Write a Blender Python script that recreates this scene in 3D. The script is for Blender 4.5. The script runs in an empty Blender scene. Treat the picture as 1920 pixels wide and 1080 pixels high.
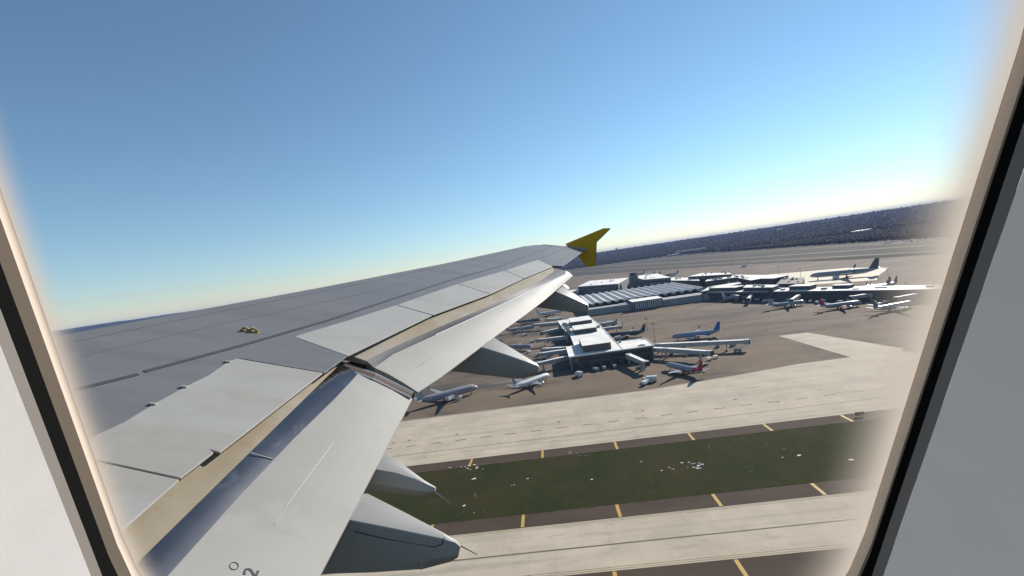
import bpy, bmesh, math, random
import numpy as np
from mathutils import Matrix, Vector
random.seed(7)
rng = np.random.default_rng(11)
R_ = math.radians
scn = bpy.context.scene
COL = scn.collection

# ------------------------------------------------------------------ camera, sky, sun, exposure
CAM_H = 81.0                      # metres above the airfield
F_PX = 870.0                      # focal length for a frame 1920 wide
CAM = Vector((0, 0, CAM_H))
ROT = Matrix(((0.98723599, 0.1426169, 0.07089097),
              (0.06309867, 0.05844333, -0.9962946),
              (-0.14623155, 0.98805101, 0.04869842)))      # camera axes -> world
cd = bpy.data.cameras.new('camera')
cd.sensor_width = 36.0
cd.lens = F_PX / 1920 * 36
cd.clip_start = 0.01
cd.clip_end = 60000
cam = bpy.data.objects.new('camera', cd)
COL.objects.link(cam)
cam.matrix_world = Matrix.Translation(CAM) @ ROT.to_4x4()
scn.camera = cam

SUN_AZ, SUN_EL = 46.0, 28.0       # azimuth from +x towards +y
SUN = Vector((math.cos(R_(SUN_EL)) * math.cos(R_(SUN_AZ)), math.cos(R_(SUN_EL)) * math.sin(R_(SUN_AZ)), math.sin(R_(SUN_EL))))
w = bpy.data.worlds.new('World')
scn.world = w
w.use_nodes = True
nt = w.node_tree
sky = nt.nodes.new('ShaderNodeTexSky')
sky.sky_type = 'NISHITA'
sky.sun_disc = False
sky.sun_elevation = R_(SUN_EL)
sky.sun_rotation = R_(90 - SUN_AZ)
sky.altitude = 250
sky.air_density = 1.04
sky.dust_density = 0.0
sky.ozone_density = 5.0
bg = nt.nodes['Background']
bg.inputs['Strength'].default_value = 0.083
hs = nt.nodes.new('ShaderNodeHueSaturation')
hs.inputs['Saturation'].default_value = 0.94
hs.inputs['Hue'].default_value = 0.488
nt.links.new(sky.outputs['Color'], hs.inputs['Color'])
nt.links.new(hs.outputs['Color'], bg.inputs['Color'])
sl = bpy.data.lights.new('sun', 'SUN')
sl.energy = 5.0
sl.angle = R_(0.53)
sl.color = (1.0, 0.94, 0.86)
so = bpy.data.objects.new('sun', sl)
COL.objects.link(so)
so.rotation_euler = SUN.to_track_quat('Z', 'Y').to_euler()
so.location = (0, 0, 300)
scn.view_settings.view_transform = 'Standard'
scn.view_settings.look = 'None'
scn.view_settings.exposure = 0.6
scn.view_settings.gamma = 1.0
scn.view_settings.use_curve_mapping = False
scn.cycles.max_bounces = 8
scn.cycles.transparent_max_bounces = 16
scn.cycles.volume_bounces = 0

# ------------------------------------------------------------------ surveying helpers
def gp(px, py, z=0.0):
    """point of the place at height z seen in that direction of the photograph (1920 wide)"""
    d = ROT @ Vector((px - 960, -(py - 540), -F_PX))
    t = (z - CAM_H) / d.z
    return Vector((d.x * t, d.y * t, z))

# ------------------------------------------------------------------ material helpers
def mat(name, base, rough=0.6, metal=0.0, var=0.0, scale=1.0, col2=None, detail=4, bump=0.0, bscale=None, stretch=None, spec=0.5):
    m = bpy.data.materials.new(name)
    m.use_nodes = True
    t = m.node_tree
    b = t.nodes['Principled BSDF']
    b.inputs['Base Color'].default_value = (*base, 1)
    b.inputs['Roughness'].default_value = rough
    b.inputs['Metallic'].default_value = metal
    b.inputs['Specular IOR Level'].default_value = spec
    if var or col2 or bump:
        tc = t.nodes.new('ShaderNodeTexCoord')
        mp = t.nodes.new('ShaderNodeMapping')
        if stretch: mp.inputs['Scale'].default_value = stretch
        t.links.new(tc.outputs['Object'], mp.inputs['Vector'])
        n = t.nodes.new('ShaderNodeTexNoise')
        n.inputs['Scale'].default_value = scale
        n.inputs['Detail'].default_value = detail
        n.inputs['Roughness'].default_value = 0.6
        t.links.new(mp.outputs['Vector'], n.inputs['Vector'])
        r = t.nodes.new('ShaderNodeValToRGB')
        c2 = col2 if col2 else tuple(c * (1 - var) for c in base)
        c1 = base if col2 else tuple(min(1, c * (1 + var)) for c in base)
        r.color_ramp.elements[0].position = 0.36
        r.color_ramp.elements[1].position = 0.64
        r.color_ramp.elements[0].color = (*c2, 1)
        r.color_ramp.elements[1].color = (*c1, 1)
        t.links.new(n.outputs['Fac'], r.inputs['Fac'])
        t.links.new(r.outputs['Color'], b.inputs['Base Color'])
        if bump:
            n2 = t.nodes.new('ShaderNodeTexNoise')
            n2.inputs['Scale'].default_value = bscale or scale * 6
            n2.inputs['Detail'].default_value = 3
            t.links.new(mp.outputs['Vector'], n2.inputs['Vector'])
            bp = t.nodes.new('ShaderNodeBump')
            bp.inputs['Strength'].default_value = bump
            bp.inputs['Distance'].default_value = 0.02
            t.links.new(n2.outputs['Fac'], bp.inputs['Height'])
            t.links.new(bp.outputs['Normal'], b.inputs['Normal'])
    return m

def overlay(m, col, scale, lo, hi, amount, stretch=None, detail=5, seed=0.0):
    """a second noise that stains the material towards col"""
    t = m.node_tree
    b = t.nodes['Principled BSDF']
    old = b.inputs['Base Color']
    src = old.links[0].from_socket if old.is_linked else None
    tc = t.nodes.new('ShaderNodeTexCoord')
    mp = t.nodes.new('ShaderNodeMapping')
    mp.inputs['Location'].default_value = (seed, seed * 2, seed)
    if stretch: mp.inputs['Scale'].default_value = stretch
    n = t.nodes.new('ShaderNodeTexNoise')
    n.inputs['Scale'].default_value = scale
    n.inputs['Detail'].default_value = detail
    n.inputs['Roughness'].default_value = 0.65
    mr = t.nodes.new('ShaderNodeMapRange')
    mr.inputs['From Min'].default_value = lo
    mr.inputs['From Max'].default_value = hi
    mr.inputs['To Max'].default_value = amount
    mx = t.nodes.new('ShaderNodeMix')
    mx.data_type = 'RGBA'
    t.links.new(tc.outputs['Object'], mp.inputs['Vector'])
    t.links.new(mp.outputs['Vector'], n.inputs['Vector'])
    t.links.new(n.outputs['Fac'], mr.inputs['Value'])
    t.links.new(mr.outputs['Result'], mx.inputs['Factor'])
    if src: t.links.new(src, mx.inputs['A'])
    else: mx.inputs['A'].default_value = old.default_value
    mx.inputs['B'].default_value = (*col, 1)
    t.links.new(mx.outputs['Result'], old)
    return m

# ------------------------------------------------------------------ mesh helpers
class MB:
    def __init__(s):
        s.v = []; s.f = []
    def add(s, vs, fs):
        o = len(s.v)
        s.v += [tuple(p) for p in vs]
        s.f += [tuple(i + o for i in f) for f in fs]
        return s
    def box(s, c, d, rz=0.0):
        cx, cy, cz = c; hx, hy, hz = d[0] / 2, d[1] / 2, d[2] / 2
        ca, sa = math.cos(rz), math.sin(rz)
        vs = []
        for z in (-hz, hz):
            for x, y in ((-hx, -hy), (hx, -hy), (hx, hy), (-hx, hy)):
                vs.append((cx + x * ca - y * sa, cy + x * sa + y * ca, cz + z))
        return s.add(vs, [(3, 2, 1, 0), (4, 5, 6, 7), (0, 1, 5, 4), (1, 2, 6, 5), (2, 3, 7, 6), (3, 0, 4, 7)])
    def prism(s, poly, z0, z1):
        n = len(poly)
        a = sum(poly[i][0] * poly[(i + 1) % n][1] - poly[(i + 1) % n][0] * poly[i][1] for i in range(n))
        if a < 0: poly = list(reversed(poly))
        vs = [(p[0], p[1], z0) for p in poly] + [(p[0], p[1], z1) for p in poly]
        fs = [tuple(reversed(range(n))), tuple(range(n, 2 * n))]
        fs += [(i, (i + 1) % n, n + (i + 1) % n, n + i) for i in range(n)]
        return s.add(vs, fs)
    def slab(s, top, off):
        """closed plate: polygon of 3-D points and the same polygon moved by off"""
        n = len(top); off = Vector(off)
        vs = [Vector(p) for p in top] + [Vector(p) + off for p in top]
        fs = [tuple(range(n)), tuple(reversed(range(n, 2 * n)))]
        fs += [((i + 1) % n, i, n + i, n + (i + 1) % n) for i in range(n)]
        return s.add(vs, fs)
    def tube(s, p0, p1, r0, r1=None, k=8):
        r1 = r0 if r1 is None else r1
        p0, p1 = Vector(p0), Vector(p1)
        d = (p1 - p0).normalized()
        u = d.orthogonal().normalized(); w_ = d.cross(u)
        vs = []
        for p, r in ((p0, r0), (p1, r1)):
            for i in range(k):
                a = 2 * math.pi * i / k
                vs.append(p + u * (r * math.cos(a)) + w_ * (r * math.sin(a)))
        fs = [(i, (i + 1) % k, k + (i + 1) % k, k + i) for i in range(k)]
        fs += [tuple(reversed(range(k))), tuple(range(k, 2 * k))]
        return s.add(vs, fs)
    def loft(s, rings, caps=True, closed=True):
        n = len(rings[0]); vs = [p for r in rings for p in r]; fs = []
        for j in range(len(rings) - 1):
            for i in range(n if closed else n - 1):
                fs.append((j * n + i, j * n + (i + 1) % n, (j + 1) * n + (i + 1) % n, (j + 1) * n + i))
        if caps:
            fs += [tuple(reversed(range(n))), tuple(range((len(rings) - 1) * n, len(rings) * n))]
        return s.add(vs, fs)

def obj(name, mb, m, parent=None, smooth=None, bevel=0.0, fix=True):
    me = bpy.data.meshes.new(name)
    me.from_pydata([tuple(p) for p in mb.v], [], mb.f)
    if fix:
        b = bmesh.new(); b.from_mesh(me)
        bmesh.ops.recalc_face_normals(b, faces=b.faces)
        b.to_mesh(me); b.free()
    me.materials.append(m)
    if smooth is not None:
        me.shade_smooth()
        me.set_sharp_from_angle(angle=R_(smooth))
    o = bpy.data.objects.new(name, me)
    COL.objects.link(o)
    if parent: o.parent = parent
    if bevel:
        md = o.modifiers.new('edge', 'BEVEL')
        md.width = bevel; md.segments = 2; md.limit_method = 'ANGLE'; md.angle_limit = R_(35); md.harden_normals = smooth is not None
    return o

def tag(o, label=None, cat=None, group=None, kind=None):
    if label: o['label'] = label
    if cat: o['category'] = cat
    if group: o['group'] = group
    if kind: o['kind'] = kind
    return o

def thing(name, label, cat, loc=(0, 0, 0), rz=0.0, group=None):
    o = bpy.data.objects.new(name, None)
    o.empty_display_size = 0.5
    COL.objects.link(o)
    o.location = loc; o.rotation_euler = (0, 0, rz)
    return tag(o, label, cat, group)

def struct(name, mb, m, **k):
    return tag(obj(name, mb, m, **k), kind='structure')

def copy_tree(o, parent=None):
    c = o.copy(); COL.objects.link(c)
    if parent: c.parent = parent
    for ch in list(o.children): copy_tree(ch, c)
    return c

# ------------------------------------------------------------------ materials
M = {}
M['concrete'] = mat('pale_concrete', (0.4241, 0.3628, 0.2795), 0.85, var=0.10, scale=0.05, bump=0.0, spec=0.12)
overlay(M['concrete'], (0.24, 0.2057, 0.1587), 0.35, 0.55, 0.75, 0.55, stretch=(0.25, 1, 1))
overlay(M['concrete'], (0.4253, 0.3693, 0.2877), 1.6, 0.5, 0.8, 0.5, seed=3)
def joints(m, w_, h_, amount, col=(0.10, 0.09, 0.075), mortar=0.02):
    t = m.node_tree; b = t.nodes['Principled BSDF']; src = b.inputs['Base Color'].links[0].from_socket
    tc = t.nodes.new('ShaderNodeTexCoord'); br = t.nodes.new('ShaderNodeTexBrick')
    br.offset = 0.0; br.inputs['Scale'].default_value = 1.0; br.inputs['Brick Width'].default_value = w_; br.inputs['Row Height'].default_value = h_
    br.inputs['Mortar Size'].default_value = mortar; br.inputs['Mortar Smooth'].default_value = 0.2; br.inputs['Bias'].default_value = 0.0
    br.inputs['Color1'].default_value = (1, 1, 1, 1); br.inputs['Color2'].default_value = (.955, .955, .95, 1); br.inputs['Mortar'].default_value = (1 - amount,) * 3 + (1,)
    mx = t.nodes.new('ShaderNodeMix'); mx.data_type = 'RGBA'; mx.blend_type = 'MULTIPLY'; mx.inputs['Factor'].default_value = 1.0
    t.links.new(tc.outputs['Object'], br.inputs['Vector']); t.links.new(src, mx.inputs['A']); t.links.new(br.outputs['Color'], mx.inputs['B']); t.links.new(mx.outputs['Result'], b.inputs['Base Color'])
joints(M['concrete'], 7.6, 7.6, 0.22, mortar=0.05)
overlay(M['concrete'], (0.187, 0.1705, 0.1485), 0.5, 0.52, 0.78, 0.55, stretch=(0.012, 0.55, 1), seed=21)
overlay(M['concrete'], (0.22, 0.198, 0.1705), 0.11, 0.60, 0.72, 0.45, detail=8, seed=31)
M['concrete_pad'] = mat('yellowish_concrete', (0.5156, 0.4594, 0.3375), 0.85, var=0.06, scale=0.05)
M['asphalt'] = mat('apron_asphalt', (0.1771, 0.1313, 0.08874), 0.9, col2=(0.1235, 0.09415, 0.06859), scale=0.016, detail=8, stretch=(0.6, 1, 1), spec=0.12)
overlay(M['asphalt'], (0.07084, 0.05801, 0.04877), 0.05, 0.50, 0.70, 0.85, stretch=(0.5, 1, 1), seed=5)
overlay(M['asphalt'], (0.1751, 0.1305, 0.08838), 0.22, 0.55, 0.8, 0.7, stretch=(0.3, 1, 1), seed=9)
overlay(M['asphalt'], (0.0486, 0.04752, 0.0486), 0.028, 0.50, 0.66, 0.75, stretch=(0.28, 1.0, 1), detail=9, seed=17)
overlay(M['asphalt'], (0.216, 0.1998, 0.1782), 0.035, 0.60, 0.70, 0.6, stretch=(0.30, 1.3, 1), detail=9, seed=27)
M['shoulder'] = mat('shoulder_asphalt', (0.0632, 0.045, 0.03208), 0.9, var=0.13, scale=0.12, stretch=(0.3, 1, 1), spec=0.12)
overlay(M['shoulder'], (0.08494, 0.06288, 0.04496), 1.2, 0.5, 0.8, 0.5, seed=2)
M['grass'] = mat('winter_grass', (0.02405, 0.03108, 0.009491), 0.95, col2=(0.0407, 0.03574, 0.01399), scale=0.045, detail=9, spec=0.05)
overlay(M['grass'], (0.01036, 0.01628, 0.0037), 1.3, 0.45, 0.75, 0.8, detail=8, seed=4)
overlay(M['grass'], (0.0555, 0.04588, 0.02072), 0.16, 0.56, 0.8, 0.6, detail=8, seed=8)
overlay(M['grass'], (0.0444, 0.04292, 0.01628), 3.5, 0.55, 0.75, 0.5, detail=4, seed=14)
M['ground'] = mat('dry_airfield_grass', (0.05859, 0.04638, 0.02883), 0.95, col2=(0.03627, 0.03162, 0.0186), scale=0.004, detail=8, stretch=(1, 0.4, 1), spec=0.1)
overlay(M['ground'], (0.0837, 0.06588, 0.04417), 0.01, 0.55, 0.75, 0.6, stretch=(1.4, 0.3, 1), seed=6)
M['runway'] = mat('runway_concrete', (0.1599, 0.1414, 0.1168), 0.9, var=0.08, scale=0.01, spec=0.12)
M['yellow_paint'] = mat('yellow_paint', (0.432, 0.2592, 0.036), 0.7, col2=(0.36, 0.2232, 0.0504), scale=1.2)
M['dark_line'] = mat('worn_dark_line', (0.08925, 0.06825, 0.03675), 0.8, col2=(0.063, 0.04987, 0.0315), scale=0.4)
M['dash_paint'] = mat('black_edged_dash', (0.075, 0.06, 0.035), 0.8, col2=(0.05, 0.042, 0.03), scale=0.6)
M['line_yellow'] = mat('worn_yellow_line', (0.255, 0.18, 0.0525), 0.8, col2=(0.15, 0.1125, 0.0525), scale=0.5)
M['snow'] = mat('old_snow', (0.64, 0.64, 0.64), 0.8, var=0.08, scale=2)
M['roof_white'] = mat('white_roof_membrane', (0.7696, 0.7373, 0.6746), 0.7, col2=(0.6032, 0.5837, 0.5456), scale=0.09, detail=7)
M['wall_dark'] = mat('dark_brown_cladding', (0.084, 0.075, 0.066), 0.8, var=0.15, scale=0.3, stretch=(1, 1, 0.2))
M['wall_grey'] = mat('grey_concrete_wall', (0.264, 0.264, 0.264), 0.8, var=0.08, scale=0.1)
M['wall_mid'] = mat('mid_grey_cladding', (0.154, 0.1505, 0.147), 0.75, var=0.1, scale=0.2)
M['glass_dark'] = mat('dark_glazing', (0.03, 0.04, 0.05), 0.12)
M['fold_roof'] = mat('pale_grey_folded_metal', (0.285, 0.295, 0.305), 0.6, var=0.14, scale=0.02, stretch=(4, 0.3, 1), spec=.3)
M['bridge'] = mat('jet_bridge_panel', (0.315, 0.315, 0.3), 0.6, var=0.06, scale=0.4, stretch=(1, 1, 0.2))
M['bridge_roof'] = mat('jet_bridge_roof', (0.72, 0.71, 0.68), 0.6, var=0.08, scale=0.4)
M['dark'] = mat('dark_rubber_and_steel', (0.03, 0.03, 0.032), 0.7)
M['steel'] = mat('galvanised_steel', (0.30, 0.31, 0.32), 0.45, metal=0.6)
M['white'] = mat('white_gloss_paint', (0.5304, 0.5304, 0.5236), 0.3)
M['silver'] = mat('silver_paint', (0.2576, 0.2632, 0.28), 0.3)
M['lilac'] = mat('pale_grey_paint', (0.238, 0.2321, 0.2558), 0.35)
M['blue'] = mat('blue_paint', (0.02, 0.07, 0.34), 0.35)
M['red'] = mat('red_paint', (0.38, 0.02, 0.035), 0.35)
M['maroon'] = mat('maroon_paint', (0.16, 0.03, 0.035), 0.35)
M['charcoal'] = mat('charcoal_paint', (0.06, 0.065, 0.08), 0.35)
M['orange'] = mat('orange_paint', (0.5, 0.2, 0.03), 0.5)
M['engine'] = mat('engine_cowl', (0.55, 0.55, 0.57), 0.3, metal=0.3)
M['wood_near'] = mat('bare_winter_trees', (0.03798, 0.02685, 0.01713), 0.95, col2=(0.01824, 0.01571, 0.01038), scale=0.02, detail=6, spec=0.1)
overlay(M['wood_near'], (0.05902, 0.04051, 0.02499), 0.006, 0.5, 0.7, 0.7, seed=3)
M['wood_far'] = mat('far_wooded_hills', (0.01583, 0.01562, 0.01528), 0.95, col2=(0.008789, 0.01055, 0.01078), scale=0.003, detail=8, spec=0.1)

# ------------------------------------------------------------------ ground, runways, taxiways
def disc(r, z, k=128):
    mb = MB()
    mb.add([(0, 0, z)] + [(r * math.cos(2 * math.pi * i / k), r * math.sin(2 * math.pi * i / k), z) for i in range(k)],
           [(0, 1 + i, 1 + (i + 1) % k) for i in range(k)])
    return mb
def sheet(poly, z):
    return MB().add([(p[0], p[1], z) for p in poly], [tuple(range(len(poly)))])
def rect(x0, x1, y0, y1): return [(x0, y0), (x1, y0), (x1, y1), (x0, y1)]
def strip(pts, wd, z):
    mb = MB(); L = []
    for i, p in enumerate(pts):
        a = Vector(pts[max(0, i - 1)]); b = Vector(pts[min(len(pts) - 1, i + 1)])
        d = (b - a).normalized(); n = Vector((-d.y, d.x)) * wd / 2
        L.append(((p[0] + n.x, p[1] + n.y, z), (p[0] - n.x, p[1] - n.y, z)))
    vs = [q for l in L for q in l]
    return mb.add(vs, [(2 * i, 2 * i + 1, 2 * i + 3, 2 * i + 2) for i in range(len(pts) - 1)])

struct('ground', disc(14000, 0), M['ground'])
struct('apron', sheet([(-900, 262), (900, 262), (760, 480), (640, 700), (520, 1040), (380, 1400), (150, 1850), (-900, 1850)], 0.05), M['asphalt'])
struct('runway', strip([(60, 2700), (239, 2130), (430, 1560), (590, 1060), (680, 720), (780, 300)], 15, 0.05), M['runway'])
struct('runway', strip([(230, 3050), (344, 2674), (511, 1780), (650, 1300), (760, 960), (900, 500)], 19, 0.05), M['runway'])
struct('perimeter_road', strip([(480, 2750), (700, 1980), (810, 1450), (850, 1100), (860, 700)], 13, 0.05), M['runway'])
struct('cargo_apron', sheet([(815, 1250), (890, 1235), (885, 980), (815, 990)], 0.06), M['asphalt'])
struct('parking_pad', sheet([(383, 828), (473, 759), (480, 683), (414, 611), (391, 578), (331, 621)], 0.06), M['concrete_pad'])
struct('grass_verge', sheet([(520, 1045), (570, 1000), (640, 860), (700, 640), (650, 690), (560, 880)], 0.055), M['grass'])

low_taxi = struct('taxiway', sheet(rect(-900, 900, 115.5, 139.2), 0.062), M['concrete'])
high_taxi = struct('taxiway', sheet([(-900, 196.5), (900, 196.5), (900, 255), (202, 258), (196, 276), (139, 276), (100, 269.5), (46, 263), (-900, 262.5)], 0.062), M['concrete'])
struct('taxi_connector', sheet([(139, 276.02), (196, 276.02), (200, 280), (186, 353), (166, 354), (168, 276.5)], 0.066), M['concrete'])
sh_a = struct('shoulder', sheet(rect(-900, 900, 139.2, 146.8), 0.058), M['shoulder'])
sh_b = struct('shoulder', sheet(rect(-900, 900, 188.5, 196.5), 0.058), M['shoulder'])
sh_c = struct('shoulder', sheet(rect(-900, 900, 60, 115.5), 0.058), M['shoulder'])
# strip of grass with an uneven edge
ge = []
for i in range(0, 301):
    x = -450 + i * 3.0
    ge.append((x, 146.8 + random.uniform(-.25, .35)))
for i in range(300, -1, -1):
    x = -450 + i * 3.0
    ge.append((x, 188.5 + random.uniform(-.35, .25)))
tag(obj('grass', sheet(ge, 0.07), M['grass']), kind='stuff')
# painted lines
def line(parent, name, pts, wd, m, z=0.072): return obj(name, strip(pts, wd, z), m, parent)
line(low_taxi, 'centre_line', [(-400, 126.4), (400, 126.4)], 0.55, M['dark_line'])
for y in (138.6, 137.9): line(low_taxi, 'edge_line', [(-400, y), (400, y)], 0.22, M['line_yellow'])
for y in (116.1, 116.9): line(low_taxi, 'edge_line', [(-400, y), (400, y)], 0.26, M['line_yellow'])
line(low_taxi, 'edge_joint', [(-400, 139.15), (400, 139.15)], 0.15, M['dark'])
line(high_taxi, 'side_line', [(-400, 209.8), (400, 209.8)], 0.42, M['dark_line'])
line(high_taxi, 'apron_edge_line', [(-400, 261.8), (46, 262.2), (100, 268.7)], 0.5, M['dark_line'])
dash = None
for i in range(-22, 34):
    x = -79 + i * 12.45
    if dash is None:
        dash = line(high_taxi, 'dash', [(0, 0), (5.2, 0)], 0.75, M['dash_paint'], 0.0); d0 = dash
    else:
        dash = d0.copy(); COL.objects.link(dash)
    dash.location = (x, 220.4 + random.uniform(-.05, .05), 0.072)
def stripes(parent, y0, y1, xs, wd):
    first = None
    for x in xs:
        if first is None:
            first = o = obj('shoulder_stripe', sheet(rect(-wd / 2, wd / 2, y0 + .1, y1 - .1), 0), M['yellow_paint'], parent)
        else:
            o = first.copy(); COL.objects.link(o)
        o.location = (x, 0, 0.069)
stripes(sh_a, 139.4, 146.7, [-17.6 + 30.3 * k for k in range(-5, 8)], 1.05)
stripes(sh_b, 188.6, 196.3, [-11.2 + 31.0 * k for k in range(-5, 8)], 1.05)
stripes(sh_c, 104, 115.3, [37.3 + 30.3 * k for k in range(-3, 4)], 1.05)
fd = None
for x, y in ((-88, 228), (-80, 229), (-55, 229), (-3, 229), (39, 230), (123, 229), (133, 229), (84, 230)):
    if fd is None: fd = o = obj('drain_cover', MB().box((0, 0, 0.01), (1.5, 1.1, 0.02)), M['dark'], high_taxi)
    else: o = fd.copy(); COL.objects.link(o)
    o.location = (x, y, 0.07)

# left-over snow
mb = MB()
def blob(x, y, r):
    k = 9; ph = random.random() * 6
    rr = [r * random.uniform(.45, 1.1) for _ in range(k)]
    vs = [(x, y, 0.16)] + [(x + 1.7 * rr[i] * math.cos(ph + 2 * math.pi * i / k), y + rr[i] * math.sin(ph + 2 * math.pi * i / k), 0.075) for i in range(k)]
    mb.add(vs, [(0, 1 + i, 1 + (i + 1) % k) for i in range(k)])
for px, py, sx, sy, n, r in ((1305, 872, 22, 6, 22, .45), (1260, 879, 6, 2, 4, .35), (885, 898, 7, 2, 3, .55), (869, 947, 3, 2, 2, .6), (889, 928, 4, 5, 5, .22), (1065, 850, 22, 4, 11, .35),
                             (875, 876, 28, 4, 16, .5), (1466, 857, 4, 1, 2, .6), (1500, 854, 4, 2, 2, .5), (1597, 863, 4, 1, 3, .6), (1240, 883, 3, 1, 2, .5), (990, 898, 7, 2, 3, .35), (1108, 898, 3, 1, 1, .4),
                             (1205, 866, 4, 1, 2, .3), (1410, 880, 4, 3, 2, .2), (960, 910, 5, 1, 2, .25), (905, 960, 60, 3, 4, .2), (1380, 830, 60, 20, 6, .18)):
    for _ in range(n):
        p = gp(px + random.gauss(0, sx * .6), py + random.gauss(0, sy * .6))
        if p.y > 147.5 and random.random() < .8: blob(p.x, p.y, r * random.uniform(.35, 1.05))
tag(obj('snow', mb, M['snow'], fix=False), kind='stuff')

# ------------------------------------------------------------------ far hills and woods
naz, nr = 1500, 46
az = np.linspace(0, 2 * np.pi, naz, endpoint=False)
rr = 2700 * (7600 / 2700) ** np.linspace(0, 1, nr)
A, RR = np.meshgrid(az, rr)
X, Y = RR * np.cos(A), RR * np.sin(A)
def wav(x, y, l, p): return np.sin(x / l + p) * np.cos(y / l * 1.13 + 2 * p) + .5 * np.sin((x + y) / l * 1.9 + p)
Z = -2 + 79 * np.clip((RR - 2900) / 3300, 0, 1) ** 1.1
Z = Z + np.clip((RR - 2900) / 3000, 0, 1) * (4 * wav(X, Y, 700, 1) + 2.5 * wav(X, Y, 260, 2)) + rng.normal(0, 2.0, Z.shape) * np.clip((RR - 2900) / 800, 0, 1)
Z = Z + 22 * np.clip((np.abs(A - R_(128)) < R_(24)) * (RR - 4200) / 2500, 0, 1)
Z = np.minimum(Z, 128)
vs = np.stack([X.ravel(), Y.ravel(), Z.ravel()], 1)
idx = np.arange(naz * nr).reshape(nr, naz)
q = np.stack([idx[:-1], np.roll(idx[:-1], -1, 1), np.roll(idx[1:], -1, 1), idx[1:]], -1).reshape(-1, 4)
def np_mesh(name, v, f, m):
    me = bpy.data.meshes.new(name)
    k = f.shape[1]
    me.vertices.add(len(v)); me.vertices.foreach_set('co', v.astype(np.float32).ravel())
    me.loops.add(f.size); me.loops.foreach_set('vertex_index', f.astype(np.int32).ravel())
    me.polygons.add(len(f)); me.polygons.foreach_set('loop_start', np.arange(0, f.size, k, dtype=np.int32))
    me.update(calc_edges=True); me.validate()
    me.materials.append(m)
    o = bpy.data.objects.new(name, me); COL.objects.link(o)
    return o
tag(np_mesh('hills', vs, q, M['wood_far']), kind='structure')

# the wood east of the runways: crowns of many small clumps
b = bmesh.new(); bmesh.ops.create_icosphere(b, subdivisions=1, radius=1.0)
iv = np.array([v.co[:] for v in b.verts]); jf = np.array([[v.index for v in f.verts] for f in b.faces]); b.free()
foot = np.array([(160, 2950), (327, 2895), (560, 2860), (740, 2700), (790, 2260), (880, 1560), (905, 1235), (905, 900), (900, 500)], float)
def foot_x(y):
    o = np.argsort(foot[:, 1]); return np.interp(y, foot[o, 1], foot[o, 0])
T = []
def scatter(n, r0, r1, a0, a1, smin, smax):
    rad = np.sqrt(rng.uniform(r0 ** 2, r1 ** 2, n)); a = rng.uniform(R_(a0), R_(a1), n)
    x, y = rad * np.cos(a), rad * np.sin(a)
    ok = (x > foot_x(y) + rng.uniform(0, 25, n)) | (y > 2950)
    ok &= ~((np.abs(x - 1300) < 75) & (np.abs(y - 1970) < 70)) & ~((np.abs(x - 870) < 115) & (np.abs(y - 2790) < 75))
    for k in np.nonzero(ok)[0]: T.append((x[k], y[k], rng.uniform(smin, smax)))
scatter(34000, 1150, 2300, 30, 78, 2.4, 4.6)
scatter(16000, 2300, 3900, 36, 100, 4.2, 7.5)
scatter(2600, 2300, 3900, 100, 150, 7, 11)
scatter(9000, 3900, 5700, 34, 100, 5, 9)
T = np.array(T)
V, F = [], []
for i, (x, y, s) in enumerate(T):
    j = iv * rng.uniform(.55, 1.25, (len(iv), 1)) * np.array([s, s, s * rng.uniform(1.1, 1.6)])
    zc = s * 1.5 + 79 * max(0.0, (math.hypot(x, y) - 2900) / 3300) ** 1.1 - (2 if math.hypot(x, y) > 2900 else 0)
    V.append(j + np.array([x, y, zc])); F.append(jf + i * len(iv))
tag(np_mesh('woods', np.concatenate(V), np.concatenate(F), M['wood_near']), kind='stuff')

# ------------------------------------------------------------------ terminal buildings
def roofed(t, poly, z, wall_m, roof_m=None, lip=0.5, name='wall'):
    """walls and a pale roof with a low parapet"""
    obj(name, MB().prism(poly, 0, z), wall_m, t)
    c = Vector((sum(p[0] for p in poly) / len(poly), sum(p[1] for p in poly) / len(poly)))
    big = [tuple(c + (Vector(p) - c) * (1 + lip / max(1, (Vector(p) - c).length))) for p in poly]
    obj('roof', MB().prism(big, z + .003, z + 0.45), roof_m or M['roof_white'], t)
def roof_clutter(t, poly, z, n):
    p0, p1, p3 = Vector(poly[0]), Vector(poly[1]), Vector(poly[-1])
    for k in range(n):
        u, v = random.uniform(.08, .9), random.uniform(.12, .85)
        p = p0 + (p1 - p0) * u + (p3 - p0) * v
        sx, sy, h = random.uniform(1.8, 5), random.uniform(1.6, 3.6), random.uniform(.8, 2.2)
        obj('roof_unit', MB().box((p.x, p.y, z + .46 + h / 2), (sx, sy, h), random.choice((0, .3, 1.1))), random.choice((M['bridge'], M['wall_mid'], M['steel'])), t)
def penthouse(t, x0, x1, y0, y1, z0, z1, rz=0.0, name='penthouse'):
    cx, cy = (x0 + x1) / 2, (y0 + y1) / 2
    p = obj(name, MB().box((cx, cy, (z0 + z1) / 2), (x1 - x0, y1 - y0, z1 - z0), rz), M['wall_dark'], t)
    obj('penthouse_roof', MB().box((cx, cy, z1 + .153), (x1 - x0 + .5, y1 - y0 + .5, .3), rz), M['roof_white'], p)
    return p

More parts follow.
